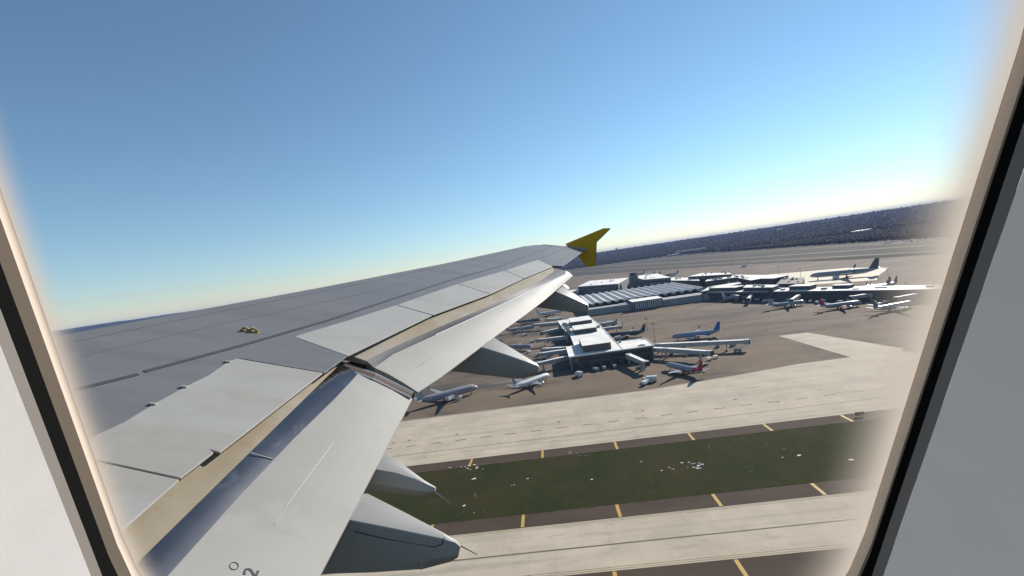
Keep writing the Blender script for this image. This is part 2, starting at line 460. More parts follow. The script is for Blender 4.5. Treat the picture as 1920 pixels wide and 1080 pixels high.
# near T-shaped concourse
t = thing('concourse', 'nearest T-shaped airport concourse with flat white roof and dark penthouse boxes', 'concourse')
P = [(10.5, 332), (70, 334), (70, 364), (47.5, 363), (47.5, 470), (44, 536), (9, 536), (12.5, 470), (17, 426), (17, 373), (10.5, 372)]
obj('wall', MB().prism(P, 0, 9.2), M['wall_dark'], t)
obj('roof', MB().prism([(9.8, 331.3), (70.7, 333.3), (70.7, 364.6), (48.2, 363.6), (48.2, 470), (44.7, 536.6), (8.4, 536.6), (11.9, 470), (16.4, 426), (16.4, 373.6), (9.8, 372.6)], 9.203, 9.65), M['roof_white'], t)
par = MB()
for a, b_ in (((9.8, 331.3), (70.7, 333.3)), ((70.7, 333.3), (70.7, 364.6)), ((70.7, 364.6), (48.2, 363.6)), ((48.2, 363.6), (48.2, 470)), ((48.2, 470), (44.7, 536.6)), ((8.4, 536.6), (11.9, 470)), ((16.4, 426), (16.4, 373.6)), ((9.8, 372.6), (9.8, 331.3))):
    a, b_ = Vector(a), Vector(b_); d = b_ - a
    par.box(((a.x + b_.x) / 2, (a.y + b_.y) / 2, 9.86), (d.length - .5, .4, .4), math.atan2(d.y, d.x))
obj('parapet', par, M['bridge_roof'], t)
penthouse(t, 21, 41.5, 340.5, 378, 9.66, 14.6)
penthouse(t, 20.5, 41, 425, 452, 9.66, 13.6)
penthouse(t, 20.5, 42, 473, 506, 9.66, 14.4)
for x, y, sx, sy, h in ((26, 462, 5, 4, 2.4), (15.6, 440, 5, 4, 2.0), (15.8, 452, 4, 3, 2.2), (15.4, 466, 5, 4, 2.0), (14.6, 482, 4, 4, 1.8), (14.4, 494, 5, 4, 2.2), (45, 448, 3, 4, 1.6), (51, 360.5, 2, 2, 1.5), (63, 338.5, 5, 2, .7), (40.6, 345, 1, 1, 1.4)):
    u = obj('roof_unit', MB().box((x, y, 9.66 + h / 2), (sx, sy, h)), M['bridge'], t)
    obj('unit_fan', MB().tube((x, y, 9.66 + h), (x, y, 9.9 + h), min(sx, sy) * .35, k=10), M['dark'], u)
obj('roof_seam', MB().box((48.4, 348, 9.70), (.5, 29, .12)), M['dark'], t)
wb = MB(); wf = MB()
for i in range(22):
    x = 12.6 + i * 2.6
    wb.box((x, 331.98, 6.6), (2.1, .12, 2.2))
    if i % 3 == 1: wf.box((x, 331.97, 1.7), (2.3, .12, 3.2))
for i in range(22):
    o = obj('window', MB().box((12.6 + i * 2.6, 332.0 + (12.6 + i * 2.6 - 10.5) * 2 / 59.5, 6.6), (2.1, .3, 2.2)), M['glass_dark'], t)
for i in range(8):
    x = 14 + i * 7.2
    obj('bay_door', MB().box((x, 332.0 + (x - 10.5) * 2 / 59.5, 1.8), (4.4, .3, 3.5)), M['dark'], t)
for i in range(24):
    y = 376 + i * 6
    obj('window', MB().box((47.6, y, 6.6) if y < 468 else (46.9 - (y - 470) * .053, y, 6.6), (.3, 4.6, 2.2)), M['glass_dark'], t)
for x in (10.8, 69.6):
    obj('pilaster', MB().box((x, 331.75 + (x - 10.5) * 2 / 59.5, 4.6), (.9, .7, 9.1)), M['wall_grey'], t)

# folded-plate terminal
t = thing('terminal', 'long terminal with pale blue zigzag folded roof behind the nearest concourse', 'terminal')
x0, x1, y0, y1 = 50.0, 214.0, 637.0, 786.0
obj('wall', MB().box(((x0 + x1) / 2, (y0 + y1) / 2 + 8, 4.4), (x1 - x0 - 3, y1 - y0 - 18, 8.8)), M['wall_dark'], t)
NB = 15; bw = (x1 - x0) / NB
bay0 = None
for i in range(NB):
    if bay0 is None:
        mb = MB()
        DZ = 8.6
        prof = [(0, 3.6), (bw * .42, 5.4), (bw * .5, 5.5), (bw * .58, 5.4), (bw, 3.6), (bw, .6), (bw * .5, 4.4), (0, .6)]
        mb.loft([[(x, y0, z + DZ) for x, z in prof], [(x, y1, z + DZ) for x, z in prof]])
        bay0 = o = obj('roof_bay', mb, M['fold_roof'], t)
        rg = obj('ridge_cap', MB().box((bw * .5, (y0 + y1) / 2, DZ + 5.58), (.9, y1 - y0 + .4, .25)), M['bridge_roof'], o)
    else:
        o = bay0.copy(); COL.objects.link(o)
        r2 = rg.copy(); COL.objects.link(r2); r2.parent = o
    o.location = (x0 + i * bw, 0, 0)
# low range in front of it
t = thing('service_building', 'long low grey concrete range in front of the zigzag roof terminal', 'building')
for a, b_, ya, z in ((52, 107.9, 612, 8.0), (146.1, 205, 606, 8.0)):
    obj('wing_wall', MB().box(((a + b_) / 2, (ya + 632) / 2, z / 2), (b_ - a, 632 - ya, z)), M['wall_grey'], t)
    obj('roof', MB().box(((a + b_) / 2, (ya + 632) / 2, z + .2), (b_ - a, 632 - ya, .38)), M['wall_grey'], t)
obj('centre_wall', MB().box((127, 617, 5.6), (38, 30, 11.2)), M['wall_mid'], t)
obj('centre_roof', MB().box((127, 617, 11.5), (39, 31, .5)), M['roof_white'], t)
obj('skylight', MB().box((100, 626, 8.7), (12, 4, .6)), M['roof_white'], t)
f0 = None
for i in range(13):
    if f0 is None: f0 = o = obj('vertical_fin', MB().box((0, 601.4, 6.4), (.55, 1.2, 8.4)), M['bridge_roof'], t)
    else: o = f0.copy(); COL.objects.link(o)
    o.location = (112 + i * 2.6, 0, 0)

def block(name, label, cat, poly, z, wm, rm=None):
    t = thing(name, label, cat)
    roofed(t, poly, z, wm, rm)
    if z < 20: roof_clutter(t, poly, z, 7)
    return t
def obox(cx, cy, lx, ly, rz):
    ca, sa = math.cos(R_(rz)), math.sin(R_(rz))
    return [(cx + x * ca - y * sa, cy + x * sa + y * ca) for x, y in ((-lx / 2, -ly / 2), (lx / 2, -ly / 2), (lx / 2, ly / 2), (-lx / 2, ly / 2))]
def windows_row(t, a, b_, z0, z1, n, rows=1):
    a, b_ = Vector(a), Vector(b_); d = (b_ - a); L = d.length; d.normalize(); nr_ = Vector((d.y, -d.x))
    first = None; rz = math.atan2(d.y, d.x); stp = L / n
    for j in range(rows):
        zz = z0 + (z1 - z0) * j / max(1, rows)
        hh = (z1 - z0) / max(1, rows) * .55
        for i in range(n):
            p = a + d * (stp * (i + .5)) + nr_ * .08
            if first is None: first = o = obj('window', MB().box((0, 0, 0), (stp * .68, .3, hh)), M['glass_dark'], t)
            else: o = first.copy(); COL.objects.link(o)
            o.location = (p.x, p.y, zz + hh); o.rotation_euler = (0, 0, rz)

t = block('hotel', 'big grey flat roofed block behind the zigzag roof at its left', 'building', [(66, 950), (134, 868), (178, 1000), (104, 1090)], 18, M['wall_mid'])
windows_row(t, (66, 950), (134, 868), 2, 16, 14, 3)
obj('entrance_block', MB().prism([(46, 950), (64, 936), (66, 980), (50, 990)], 0, 10), M['wall_grey'], t)
obj('entrance_roof', MB().prism([(46, 950), (64, 936), (66, 980), (50, 990)], 10.003, 10.4), M['roof_white'], t)
t = thing('control_tower', 'squat grey tower standing tallest between the blocks behind the zigzag roof', 'tower')
obj('shaft', MB().box((172, 915, 14), (15, 15, 28)), M['wall_mid'], t)
obj('cab', MB().tube((172, 915, 28), (172, 915, 32), 6.5, 7.6, k=10), M['glass_dark'], t)
obj('cab_roof', MB().tube((172, 915, 32), (172, 915, 32.8), 8.2, k=10), M['wall_mid'], t)
t = block('office_block', 'smaller grey block right of the squat tower behind the zigzag roof', 'building', [(184, 880), (222, 838), (238, 1000), (190, 1030)], 18, M['wall_mid'])
windows_row(t, (184, 880), (222, 838), 3, 16, 9, 2)
def roof_block(name, label, px, z, wm='wall_dark', rm=None, cat='building'):
    return block(name, label, cat, [tuple(gp(x, y, z)[:2]) for x, y in px], z, M[wm], rm and M[rm])
roof_block('warehouse', 'long low white roofed building right of the small grey block', [(1233, 526), (1312, 526.5), (1306, 521), (1250, 521)], 11)
roof_block('hall', 'dark walled hall with a white roof, farthest of the right terminal group', [(1290, 519), (1372, 514.5), (1366, 511.8), (1316, 512.5)], 16)
roof_block('hall', 'long dark walled hall rising behind the right end of the zigzag roof', [(1322, 528), (1381, 520.2), (1372, 518.4), (1327, 524.5)], 16)
roof_block('hall', 'low hall with thin white roof edge beside the last bay of the zigzag roof', [(1316, 547), (1390, 531.6), (1384, 529.6), (1330, 538)], 12)
roof_block('link_building', 'flat white link roof tapering towards the end of the zigzag roof', [(1312, 547.5), (1378, 547), (1394, 539), (1391, 535)], 9.5)
roof_block('departure_hall', 'wide white roofed hall in the middle of the right terminal group', [(1374, 519), (1408, 526), (1428, 522.5), (1450, 522.5), (1478, 516.5), (1374, 515.5)], 12)
roof_block('hall', 'boxy dark hall with bright white roof strip before the wide white roofed hall', [(1394, 539.6), (1448, 539.2), (1460, 534.6), (1400, 534.8)], 14.5)
roof_block('service_block', 'low green black block beside the nose of the wide-body airliner', [(1456, 533), (1503, 532), (1508, 521), (1468, 521.5)], 9, 'wall_dark', 'wall_dark')

# right-hand concourse, running towards the taxiways
t = thing('concourse', 'far right concourse with long bright white roof and row of parked jets', 'concourse')
d = Vector((0.49, -0.872)).normalized(); n_ = Vector((0.872, 0.49))
A0 = Vector((200, 614)); LN = 262
poly = [A0, A0 + d * LN, A0 + d * LN + n_ * 26, A0 + n_ * 26]
poly = [tuple(p) for p in poly]
roofed(t, poly, 9.8, M['wall_dark'])
windows_row(t, tuple(A0), tuple(A0 + d * LN), 5.2, 8.2, 70, 1)
def ph(u, v, lu, lv, z):
    c = A0 + d * u + n_ * v; rz = math.atan2(d.y, d.x)
    p = obj('penthouse', MB().box((c.x, c.y, (10.26 + z) / 2), (lu, lv, z - 10.26), rz), M['wall_dark'], t)
    obj('penthouse_roof', MB().box((c.x, c.y, z + .15), (lu + .6, lv + .6, .29), rz), M['roof_white'], p)
ph(26, 14, 40, 16, 14.5); ph(122, 14, 22, 12, 14.2); ph(160, 18, 16, 8, 13.2)
for u, v, lu, lv, h in ((104, 8, 4, 3, 1.6), (147, 9, 5, 3, 1.8), (196, 12, 9, 2, 1.0), (232, 14, 5, 3, 1.4), (250, 10, 7, 3, 1.2), (92, 18, 4, 3, 1.8), (178, 6, 5, 2, .9)):
    c = A0 + d * u + n_ * v
    obj('roof_unit', MB().box((c.x, c.y, 10.26 + h / 2), (lu, lv, h), math.atan2(d.y, d.x)), M['bridge'], t)
# far buildings in the wood
t = block('depot', 'small white roofed building alone in the brown wood', 'building', obox(1292, 1968, 95, 45, 38), 14, M['wall_grey'])
t = block('cargo_shed', 'pale grey long shed at the edge of the wood beyond the runways', 'building', obox(872, 2790, 165, 60, -8), 17, M['wall_grey'], M['wall_grey'])
t = block('cargo_shed', 'small low pale shed beside the long shed beyond the runways', 'building', obox(735, 2640, 70, 40, -8), 9, M['wall_grey'], M['roof_white'])
t = thing('radio_mast', 'tiny dark tower breaking the skyline right of the yellow wingtip', 'tower', (-0, 0, 0))
q_ = ROT @ Vector((1156 - 960, -(466 - 540), -F_PX)); q_ = Vector((q_.x, q_.y)).normalized() * 5200
obj('shaft', MB().tube((q_.x, q_.y, 20), (q_.x, q_.y, 92), 9, 7, k=6), M['wall_dark'], t)
obj('tank', MB().tube((q_.x, q_.y, 92), (q_.x, q_.y, 101), 13, 11, k=8), M['wall_mid'], t)
# a pale clearing and roofs far out in the hills
for k, (px, py, lx, ly, lab) in enumerate(((1575, 416, 150, 60, 'long pale roof far off on the blue hills'), (1545, 420, 45, 40, 'small pale roof far off on the blue hills left of the long pale roof'))):
    q_ = ROT @ Vector((px - 960, -(py - 540), -F_PX)); q_ = Vector((q_.x, q_.y)).normalized() * 4900
    block('factory', lab, 'building', obox(q_.x, q_.y, lx, ly, -40), 62, M['wall_grey'])

# ------------------------------------------------------------------ jet bridges
def jet_bridge(p0, p1, label, zf=4.4, group='jet bridges at the concourses', bend=None):
    p0 = Vector(p0[:2]); p1 = Vector(p1[:2])
    t = thing('jet_bridge', label, 'jet bridge', (p0.x, p0.y, 0), math.atan2((p1 - p0).y, (p1 - p0).x), group)
    L = (p1 - p0).length
    zt = zf + 2.9
    obj('rotunda', MB().tube((0, 0, zf - .3), (0, 0, zt + .2), 2.1, k=12), M['bridge'], t, smooth=40)
    obj('rotunda_column', MB().tube((0, 0, 0), (0, 0, zf - .3), .7, k=8), M['steel'], t)
    a = L * .55
    s1 = obj('tunnel', MB().box((1.6 + a / 2, 0, (zf + zt) / 2), (a - .4, 3.0, zt - zf)), M['bridge'], t)
    obj('tunnel_roof', MB().box((1.6 + a / 2, 0, zt + .09), (a - .4, 3.1, .17)), M['bridge_roof'], s1)
    s2 = obj('tunnel', MB().box((a + .8 + (L - a - 3) / 2, 0, (zf + zt) / 2 + .12), (L - a - 2.6, 2.6, zt - zf - .5)), M['bridge'], t)
    obj('tunnel_roof', MB().box((a + .8 + (L - a - 3) / 2, 0, zt - .04), (L - a - 2.6, 2.7, .16)), M['bridge_roof'], s2)
    obj('cab', MB().box((L - .6, .2, (zf + zt) / 2), (3.2, 3.6, zt - zf + .3)), M['bridge'], t)
    obj('cab_mouth', MB().box((L + 1.25, .4, (zf + zt) / 2), (.8, 3.2, zt - zf)), M['dark'], t)
    obj('wheel_frame', MB().box((L * .78, 0, zf / 2 + .5), (.7, 2.4, zf - 1.0)).box((L * .78, 0, 1.0), (1.4, 3.0, .4)), M['steel'], t)
    for s in (-1, 1): obj('wheel', MB().tube((L * .78, s * 1.2 - .2, .55), (L * .78, s * 1.2 + .2, .55), .55, k=10), M['dark'], t)
    st = MB()
    for i in range(6): st.box((L - 3.5 - i * .5, -2.1, zf * (1 - i / 6) - .2), (.5, .9, .14))
    st.box((L - 4.8, -2.1, zf * .55), (3.6, .06, .1))
    obj('service_stair', st, M['steel'], t)
    return t
zr = 7.2
JB = [((1067, 667), (1003, 681), 'jet bridge at the left corner of the nearest concourse pointing at the small white jet'),
      ((1064, 655), (1011, 662), 'second jet bridge up the left side of the nearest concourse'),
      ((1058, 651), (1018, 653), 'thin pale jet bridge just behind the second one on the left side'),
      ((1063, 630), (1009, 636), 'jet bridge left of the middle penthouse of the nearest concourse'),
      ((1055, 614), (1016, 622), 'jet bridge left of the small roof units of the nearest concourse'),
      ((1047, 604), (1000, 608), 'jet bridge left of the farthest penthouse of the nearest concourse'),
      ((1052, 596), (1025, 598), 'short pale jet bridge at the far left end of the nearest concourse'),
      ((1232, 645), (1401, 637), 'longest jet bridge reaching right from the corner of the nearest concourse'),
      ((1248, 653), (1331, 658), 'bent jet bridge just below the longest one'),
      ((1178, 664), (1211, 678), 'jet bridge under the near facade pointing at the red tailed jet'),
      ((1126, 606), (1152, 602), 'small grey jet bridge on the far right side of the nearest concourse'),
      ((1128, 615), (1163, 611), 'grey jet bridge behind the nearest concourse, second from its far end'),
      ((1365, 551), (1386, 555), 'grey jet bridge at the inner end of the right concourse'),
      ((1497, 554), (1484, 562), 'jet bridge beside the leftmost parked jet of the right concourse'),
      ((1632, 551), (1596, 556), 'jet bridge under the long white roof, left of its middle'),
      ((1716, 552), (1680, 558), 'jet bridge under the right end of the long white roof'),
      ((1410, 552), (1403, 560), 'short jet bridge at the bend of the right concourse')]
for a, b_, lab in JB:
    zz = zr if a[1] > 575 else 6.8
    jet_bridge(gp(*a, zz), gp(*b_, zz), lab)
# fixed corridor that bends from the concourse corner
a = gp(1228, 651, 7.2); b_ = gp(1250, 653, 7.2)
c = Vector((70.8, 338, 0))
jt = thing('walkway_corridor', 'short raised corridor joining the concourse corner to the bent jet bridge', 'walkway', (c.x, c.y, 0), math.atan2(b_.y - c.y, b_.x - c.x))
Lc = (Vector((b_.x, b_.y)) - Vector((c.x, c.y))).length
obj('tunnel', MB().box((Lc / 2, 0, 5.8), (Lc, 3, 2.8)), M['bridge'], jt)
obj('tunnel_roof', MB().box((Lc / 2, 0, 7.29), (Lc, 3.1, .17)), M['bridge_roof'], jt)
obj('column', MB().tube((Lc * .6, 0, 0), (Lc * .6, 0, 4.4), .4), M['steel'], jt)

# ------------------------------------------------------------------ airliners
def airliner(nose, tail, L, label, body, fin, rz=None, r=None, engines='wing', group='airliners parked around the terminals', belly=None, detail=True):
    nose = Vector(nose[:2]); tail = Vector(tail[:2])
    dr = (nose - tail).normalized(); c = (nose + tail) / 2
    t = thing('airliner', label, 'airplane', (c.x, c.y, 0), math.atan2(dr.y, dr.x), group)
    r = r or L * .056
    zc = r * 1.0 + L * .045
    st = [(.5, .02, -.25), (.485, .34, -.2), (.46, .62, -.12), (.42, .88, -.03), (.37, 1, 0), (.1, 1, 0), (-.2, 1, 0), (-.3, .9, .08), (-.40, .58, .34), (-.47, .26, .55), (-.5, .08, .62)]
    k = 14; rings = []
    for u, s, dz in st:
        rings.append([(u * L, s * r * math.cos(2 * math.pi * i / k), zc + dz * r + s * r * math.sin(2 * math.pi * i / k)) for i in range(k)])
    f = obj('fuselage', MB().loft(rings), body, t, smooth=50)
    cw = MB()
    for s in (-1, 1):
        cw.slab([(.462 * L, s * .30 * r, zc + .34 * r), (.445 * L, s * .62 * r, zc + .40 * r), (.436 * L, s * .55 * r, zc + .62 * r), (.450 * L, s * .2 * r, zc + .60 * r)], (.004 * L, s * .02 * r, .05 * r))
    obj('cockpit_window', cw, M['dark'], f)
    for s in (-1, 1):
        for q in range(1):
            cwin = MB()
            nW = 22
            for i in range(nW):
                x = .33 * L - i * (.62 * L / nW)
                cwin.box((x, s * r * .985, zc + .22 * r), (L * .008, r * .05, r * .2))
            obj('cabin_windows', cwin, M['dark'], f)
    sp = L * .48
    for s in (-1, 1):
        def sec(x, y, z, ch, th):
            return [(x, y, z), (x - ch * .25, y, z + th * .6), (x - ch * .6, y, z + th * .45), (x - ch, y, z), (x - ch * .6, y, z - th * .3), (x - ch * .2, y, z - th * .4)]
        zw = zc - .55 * r
        wg = obj('wing', MB().loft([sec(.12 * L, s * r * .6, zw, .20 * L, .022 * L), sec(.01 * L, s * sp * .36, zw + .02 * L, .115 * L, .013 * L), sec(-.125 * L, s * sp, zw + .06 * L, .042 * L, .004 * L)]), M['silver'], t, smooth=40)
        obj('winglet', MB().slab([(-.13 * L, s * sp, zw + .06 * L), (-.168 * L, s * sp, zw + .06 * L), (-.185 * L, s * sp * 1.02, zw + .115 * L), (-.165 * L, s * sp * 1.02, zw + .115 * L)], (0, s * .005 * L, 0)), fin, wg)
        obj('tailplane', MB().loft([sec(-.40 * L, s * r * .2, zc + .35 * r, .10 * L, .010 * L), sec(-.475 * L, s * L * .175, zc + .35 * r + .018 * L, .035 * L, .003 * L)]), M['silver'], t, smooth=40)
        if engines == 'wing': ex, ey, ez = .105 * L, s * sp * .34, zw - .026 * L
        else: ex, ey, ez = -.24 * L, s * r * 1.55, zc + .3 * r
        er = L * .030; er2 = L * .022
        e = obj('engine', MB().loft([[(ex + u * L, ey + q * er * math.cos(2 * math.pi * i / 12), ez + q * er * math.sin(2 * math.pi * i / 12)) for i in range(12)] for u, q in ((.045, .86), (.035, 1), (0, 1.0), (-.04, .62), (-.055, .45))]), M['engine'], t, smooth=40)
        obj('intake', MB().tube((ex + .0452 * L, ey, ez), (ex + .0465 * L, ey, ez), er * .78, k=12), M['dark'], e)
        obj('pylon', MB().box((ex - .02 * L, ey - (0 if engines == 'wing' else s * r * .4), ez + (er if engines == 'wing' else 0)), (.07 * L, .01 * L if engines == 'wing' else r * .7, .02 * L if engines == 'wing' else .012 * L)), M['silver'], e)
        g = obj('main_gear', MB().tube((-.04 * L, s * L * .065, .02 * L), (-.04 * L, s * L * .065, zc - .5 * r), L * .006, k=6), M['steel'], t)
        obj('wheel', MB().tube((-.04 * L, s * L * .065 - L * .014, .016 * L), (-.04 * L, s * L * .065 + L * .014, .016 * L), L * .016, k=10), M['dark'], g)
    g = obj('nose_gear', MB().tube((.38 * L, 0, .012 * L), (.38 * L, 0, zc - .7 * r), L * .005, k=6), M['steel'], t)
    obj('wheel', MB().tube((.38 * L, -L * .008, .011 * L), (.38 * L, L * .008, .011 * L), L * .011, k=10), M['dark'], g)
    def fsec(x, z, ch, th): return [(x, 0, z), (x - ch * .3, th, z), (x - ch, 0, z), (x - ch * .3, -th, z)]
    zb = zc + .75 * r
    obj('tail_fin', MB().loft([fsec(-.335 * L, zb, .155 * L, .008 * L), fsec(-.36 * L, zb + .012 * L, .125 * L, .008 * L), fsec(-.455 * L, zb + .165 * L, .055 * L, .004 * L)]), fin, t)
    if belly: obj('rear_fuselage_band', MB().loft([[(u * L, s * 1.02 * r * math.cos(2 * math.pi * i / k), zc + dz * r + s * 1.02 * r * math.sin(2 * math.pi * i / k)) for i in range(k)] for u, s, dz in ((-.27, .94, .05), (-.30, .9, .08), (-.40, .58, .34), (-.47, .26, .55))], caps=False), belly, t, smooth=50)
    return t
def pl(a, b_, z=3.2): return gp(*a, z), gp(*b_, z)
airliner(*pl((895, 727), (783, 757)), 42, 'grey airliner with grey tail half hidden under the flap of the big wing', M['lilac'], M['silver'])
airliner(*pl((1030, 703), (963, 728)), 33, 'small all-white regional jet with nose pointing at the left jet bridge corner', M['white'], M['silver'], r=2.05)
airliner(*pl((1250, 683), (1317, 698)), 33, 'grey airliner with red tail parked near the front of the nearest concourse', M['silver'], M['red'], belly=M['red'])
airliner(*pl((1264, 632), (1347, 623)), 38, 'pale blue grey airliner with bright blue tail behind the longest jet bridge', mat('pale_blue_paint', (.24, .28, .36), .4), M['blue'])
airliner(*pl((1006, 650), (932, 652)), 36, 'lilac grey airliner nosing in behind the dark fairing at the left gates', M['lilac'], M['charcoal'])
airliner(*pl((1004, 613), (945, 622)), 36, 'grey airliner in shadow at the far left gates, partly under the flap edge', M['silver'], M['charcoal'])
airliner(*pl((1058, 583), (1004, 592)), 40, 'long white airliner beyond the far left end of the nearest concourse', M['white'], M['white'])
airliner(*pl((1124, 600), (1170, 611), 3.5), 34, 'dull grey airliner at the back right gates of the nearest concourse', M['lilac'], M['silver'])
airliner(*pl((1018, 599), (962, 606)), 36, 'dark grey airliner far left beside the white one beyond the nearest concourse', M['charcoal'], M['silver'])
airliner(*pl((1146, 629), (1202, 624)), 36, 'charcoal airliner in the inner corner of the nearest concourse', M['charcoal'], M['charcoal'])
airliner(*pl((1508, 566), (1443, 575)), 36, 'leftmost silver jet in the row along the right concourse', M['silver'], M['silver'])
airliner(*pl((1613, 567), (1540, 577)), 36, 'silver airliner with red tail in the row along the right concourse', M['silver'], M['red'])
airliner(*pl((1708, 569), (1643, 581)), 38, 'rightmost grey jet in the row along the right concourse beside the window edge', M['silver'], M['charcoal'])
airliner(*pl((1398, 558), (1362, 559)), 34, 'grey jet tucked under the bend of the right concourse', M['silver'], M['white'])
airliner(*pl((1525, 519), (1642, 509), 5), 76, 'huge dark tailed wide-body airliner standing on the yellowish concrete pad', M['silver'], M['charcoal'], r=3.5)
airliner(*pl((1606, 541), (1662, 534), 4), 38, 'airliner with maroon tail rising behind the long white roof', M['white'], M['maroon'])
for k, (px, py, fn, lab) in enumerate(((1208, 512, 'charcoal', 'dark tail fin farthest left of those behind the terminals, above the small block'), (1228, 514, 'maroon', 'dark tail fin close beside the red one behind the terminals'), (1239, 514, 'red', 'red tail fin behind the terminals'), (1272, 512, 'charcoal', 'slanted dark tail fin behind the terminals with white edge, left of the dark hall'), (1683, 531, 'charcoal', 'small dark tail fin poking up over the right end of the long white roof'))):
    p = gp(px, py, 4)
    airliner((p.x - 33, p.y - 8, 0), (p.x - 2, p.y, 0), 38, lab, M['silver'], M[fn])
airliner(*pl((1385, 497), (1405, 499), 3), 34, 'tiny airliner taxiing far out beside the runways', M['silver'], M['charcoal'])

# ------------------------------------------------------------------ ground vehicles, masts, signs, cars
def truck(p, rz, label, body, L=7.0, box_h=2.6):
    t = thing('service_truck', label, 'truck', (p.x, p.y, 0.05), rz, 'service vehicles on the apron')
    obj('cargo_box', MB().box((-L * .12, 0, .9 + box_h / 2), (L * .68, 2.4, box_h)), body, t, bevel=.06)
    c_ = obj('driver_cab', MB().loft([[(L * .24, -1.1, .7), (L * .24, 1.1, .7), (L * .24, 1.1, 2.7), (L * .24, -1.1, 2.7)], [(L * .40, -1.1, .7), (L * .40, 1.1, .7), (L * .40, 1.05, 2.6), (L * .40, -1.05, 2.6)], [(L * .48, -1.1, .7), (L * .48, 1.1, .7), (L * .48, 1.05, 1.6), (L * .48, -1.05, 1.6)]]), body, t)
    obj('windscreen', MB().slab([(L * .415, -.9, 2.45), (L * .415, .9, 2.45), (L * .475, .9, 1.7), (L * .475, -.9, 1.7)], (.06, 0, .03)), M['dark'], c_)
    obj('chassis', MB().box((0, 0, .7), (L * .94, 1.2, .35)), M['dark'], t)
    for x in (-.3, .32):
        for s in (-1, 1): obj('wheel', MB().tube((x * L, s * 1.0 - .15, .45), (x * L, s * 1.0 + .15, .45), .45, k=10), M['dark'], t)
    return t
truck(gp(1086, 706), 2.2, 'white box truck alone in front of the nearest concourse', M['white'])
truck(gp(1219, 716), 2.9, 'longer white truck parked on the open apron left of the red tailed jet', M['white'], L=9)
truck(gp(1211, 721), .9, 'white truck at the apron edge left of the red tailed jet, nearer the taxiway', M['white'], L=7, box_h=1.6)
truck(gp(1278, 654), .2, 'white truck between the two right jet bridges', M['white'], L=6)
truck(gp(1161, 637), .2, 'white truck in the inner corner of the T-shaped concourse', M['white'], L=8)
truck(gp(1437, 567), .3, 'white truck by the leftmost jet of the right concourse', M['white'], L=8)
truck(gp(1447, 566), .3, 'second white truck by the leftmost jet of the right concourse, on its right', M['white'], L=7)
truck(gp(1355, 566), .5, 'pale flat truck on the open apron before the zigzag roof', M['silver'], L=9, box_h=.9)
truck(gp(1545, 567), .5, 'white truck beside the red tail on the right concourse', M['white'], L=6)
truck(gp(1650, 575), .5, 'white truck between the two rightmost jets', M['white'], L=6)

def cart(p, rz, label, m):
    t = thing('baggage_cart', label, 'cart', (p.x, p.y, 0.05), rz, 'baggage carts around the gates')
    obj('cart_deck', MB().box((0, 0, .6), (2.8, 1.5, .2)).box((-1.35, 0, 1.2), (.08, 1.5, 1.2)), m, t)
    obj('cart_roof', MB().box((0, 0, 1.95), (2.9, 1.6, .1)), M['bridge_roof'], t)
    for x in (-1, 1):
        for s in (-1, 1): obj('wheel', MB().tube((x, s * .6 - .08, .25), (x, s * .6 + .08, .25), .25, k=8), M['dark'], t)
for k in range(7):
    p = gp(1196 + k * 2.2, 693 - k * .6)
    cart(p, .6, 'small baggage cart in the loose line under the near facade', M['steel'])
for k, (px, py) in enumerate(((1288, 668), (1330, 676), (1342, 672))):
    cart(gp(px, py), 1.0 + k, ('baggage cart under the bent jet bridge', 'baggage cart behind the red tailed jet, nearer one', 'baggage cart behind the red tailed jet, farther one')[k], M['silver'])

van0 = None
for px, py in ((1012, 668), (1022, 672), (1034, 668), (990, 662), (1000, 642), (1030, 641), (1022, 627), (985, 630), (970, 604), (1018, 612)):
    p = gp(px + random.uniform(-3, 3), py)
    if van0 is None: van0 = t_ = truck(p, .4, 'small service van among the left gates of the nearest concourse', M['white'], L=5.2, box_h=1.5)
    else:
        t_ = copy_tree(van0); t_.location = (p.x, p.y, .05)
    t_.rotation_euler = (0, 0, random.uniform(0, 3)); t_['group'] = 'service vans at the left gates'
van1 = None
for px, py in ((1300, 664), (1318, 666), (1262, 664), (1345, 651), (1372, 649), (1150, 690), (1135, 693), (1120, 696), (1385, 660)):
    p = gp(px + random.uniform(-3, 3), py)
    if van1 is None: van1 = t_ = truck(p, .4, 'small grey service van near the right jet bridges and the near facade', M['silver'], L=5.2, box_h=1.5)
    else:
        t_ = copy_tree(van1); t_.location = (p.x, p.y, .05)
    t_.rotation_euler = (0, 0, random.uniform(0, 3)); t_['group'] = 'service vans at the right gates'
van2 = None
for px in (1395, 1420, 1480, 1492, 1520, 1532, 1575, 1590, 1628, 1640, 1662, 1690, 1720):
    p = gp(px, 566 + random.uniform(-4, 6))
    if van2 is None: van2 = t_ = truck(p, .4, 'tiny white service van among the jets along the right concourse', M['white'], L=6, box_h=1.8)
    else:
        t_ = copy_tree(van2); t_.location = (p.x, p.y, .05)
    t_.rotation_euler = (0, 0, random.uniform(0, 3)); t_['group'] = 'service vans along the right concourse'
def mast(p, h, label):
    t = thing('light_mast', label, 'light pole', (p.x, p.y, 0), 0, 'floodlight masts on the apron')
    obj('pole', MB().tube((0, 0, 0), (0, 0, h), .32, .16, k=8), M['steel'], t)
    hd = obj('lamp_head', MB().tube((0, 0, h - .5), (0, 0, h - .1), .9, k=8), M['wall_mid'], t)
    for i in range(6):
        a = i * math.pi / 3
        obj('floodlight', MB().box((1.1 * math.cos(a), 1.1 * math.sin(a), h - .3), (.7, .7, .6), a), M['dark'], hd)
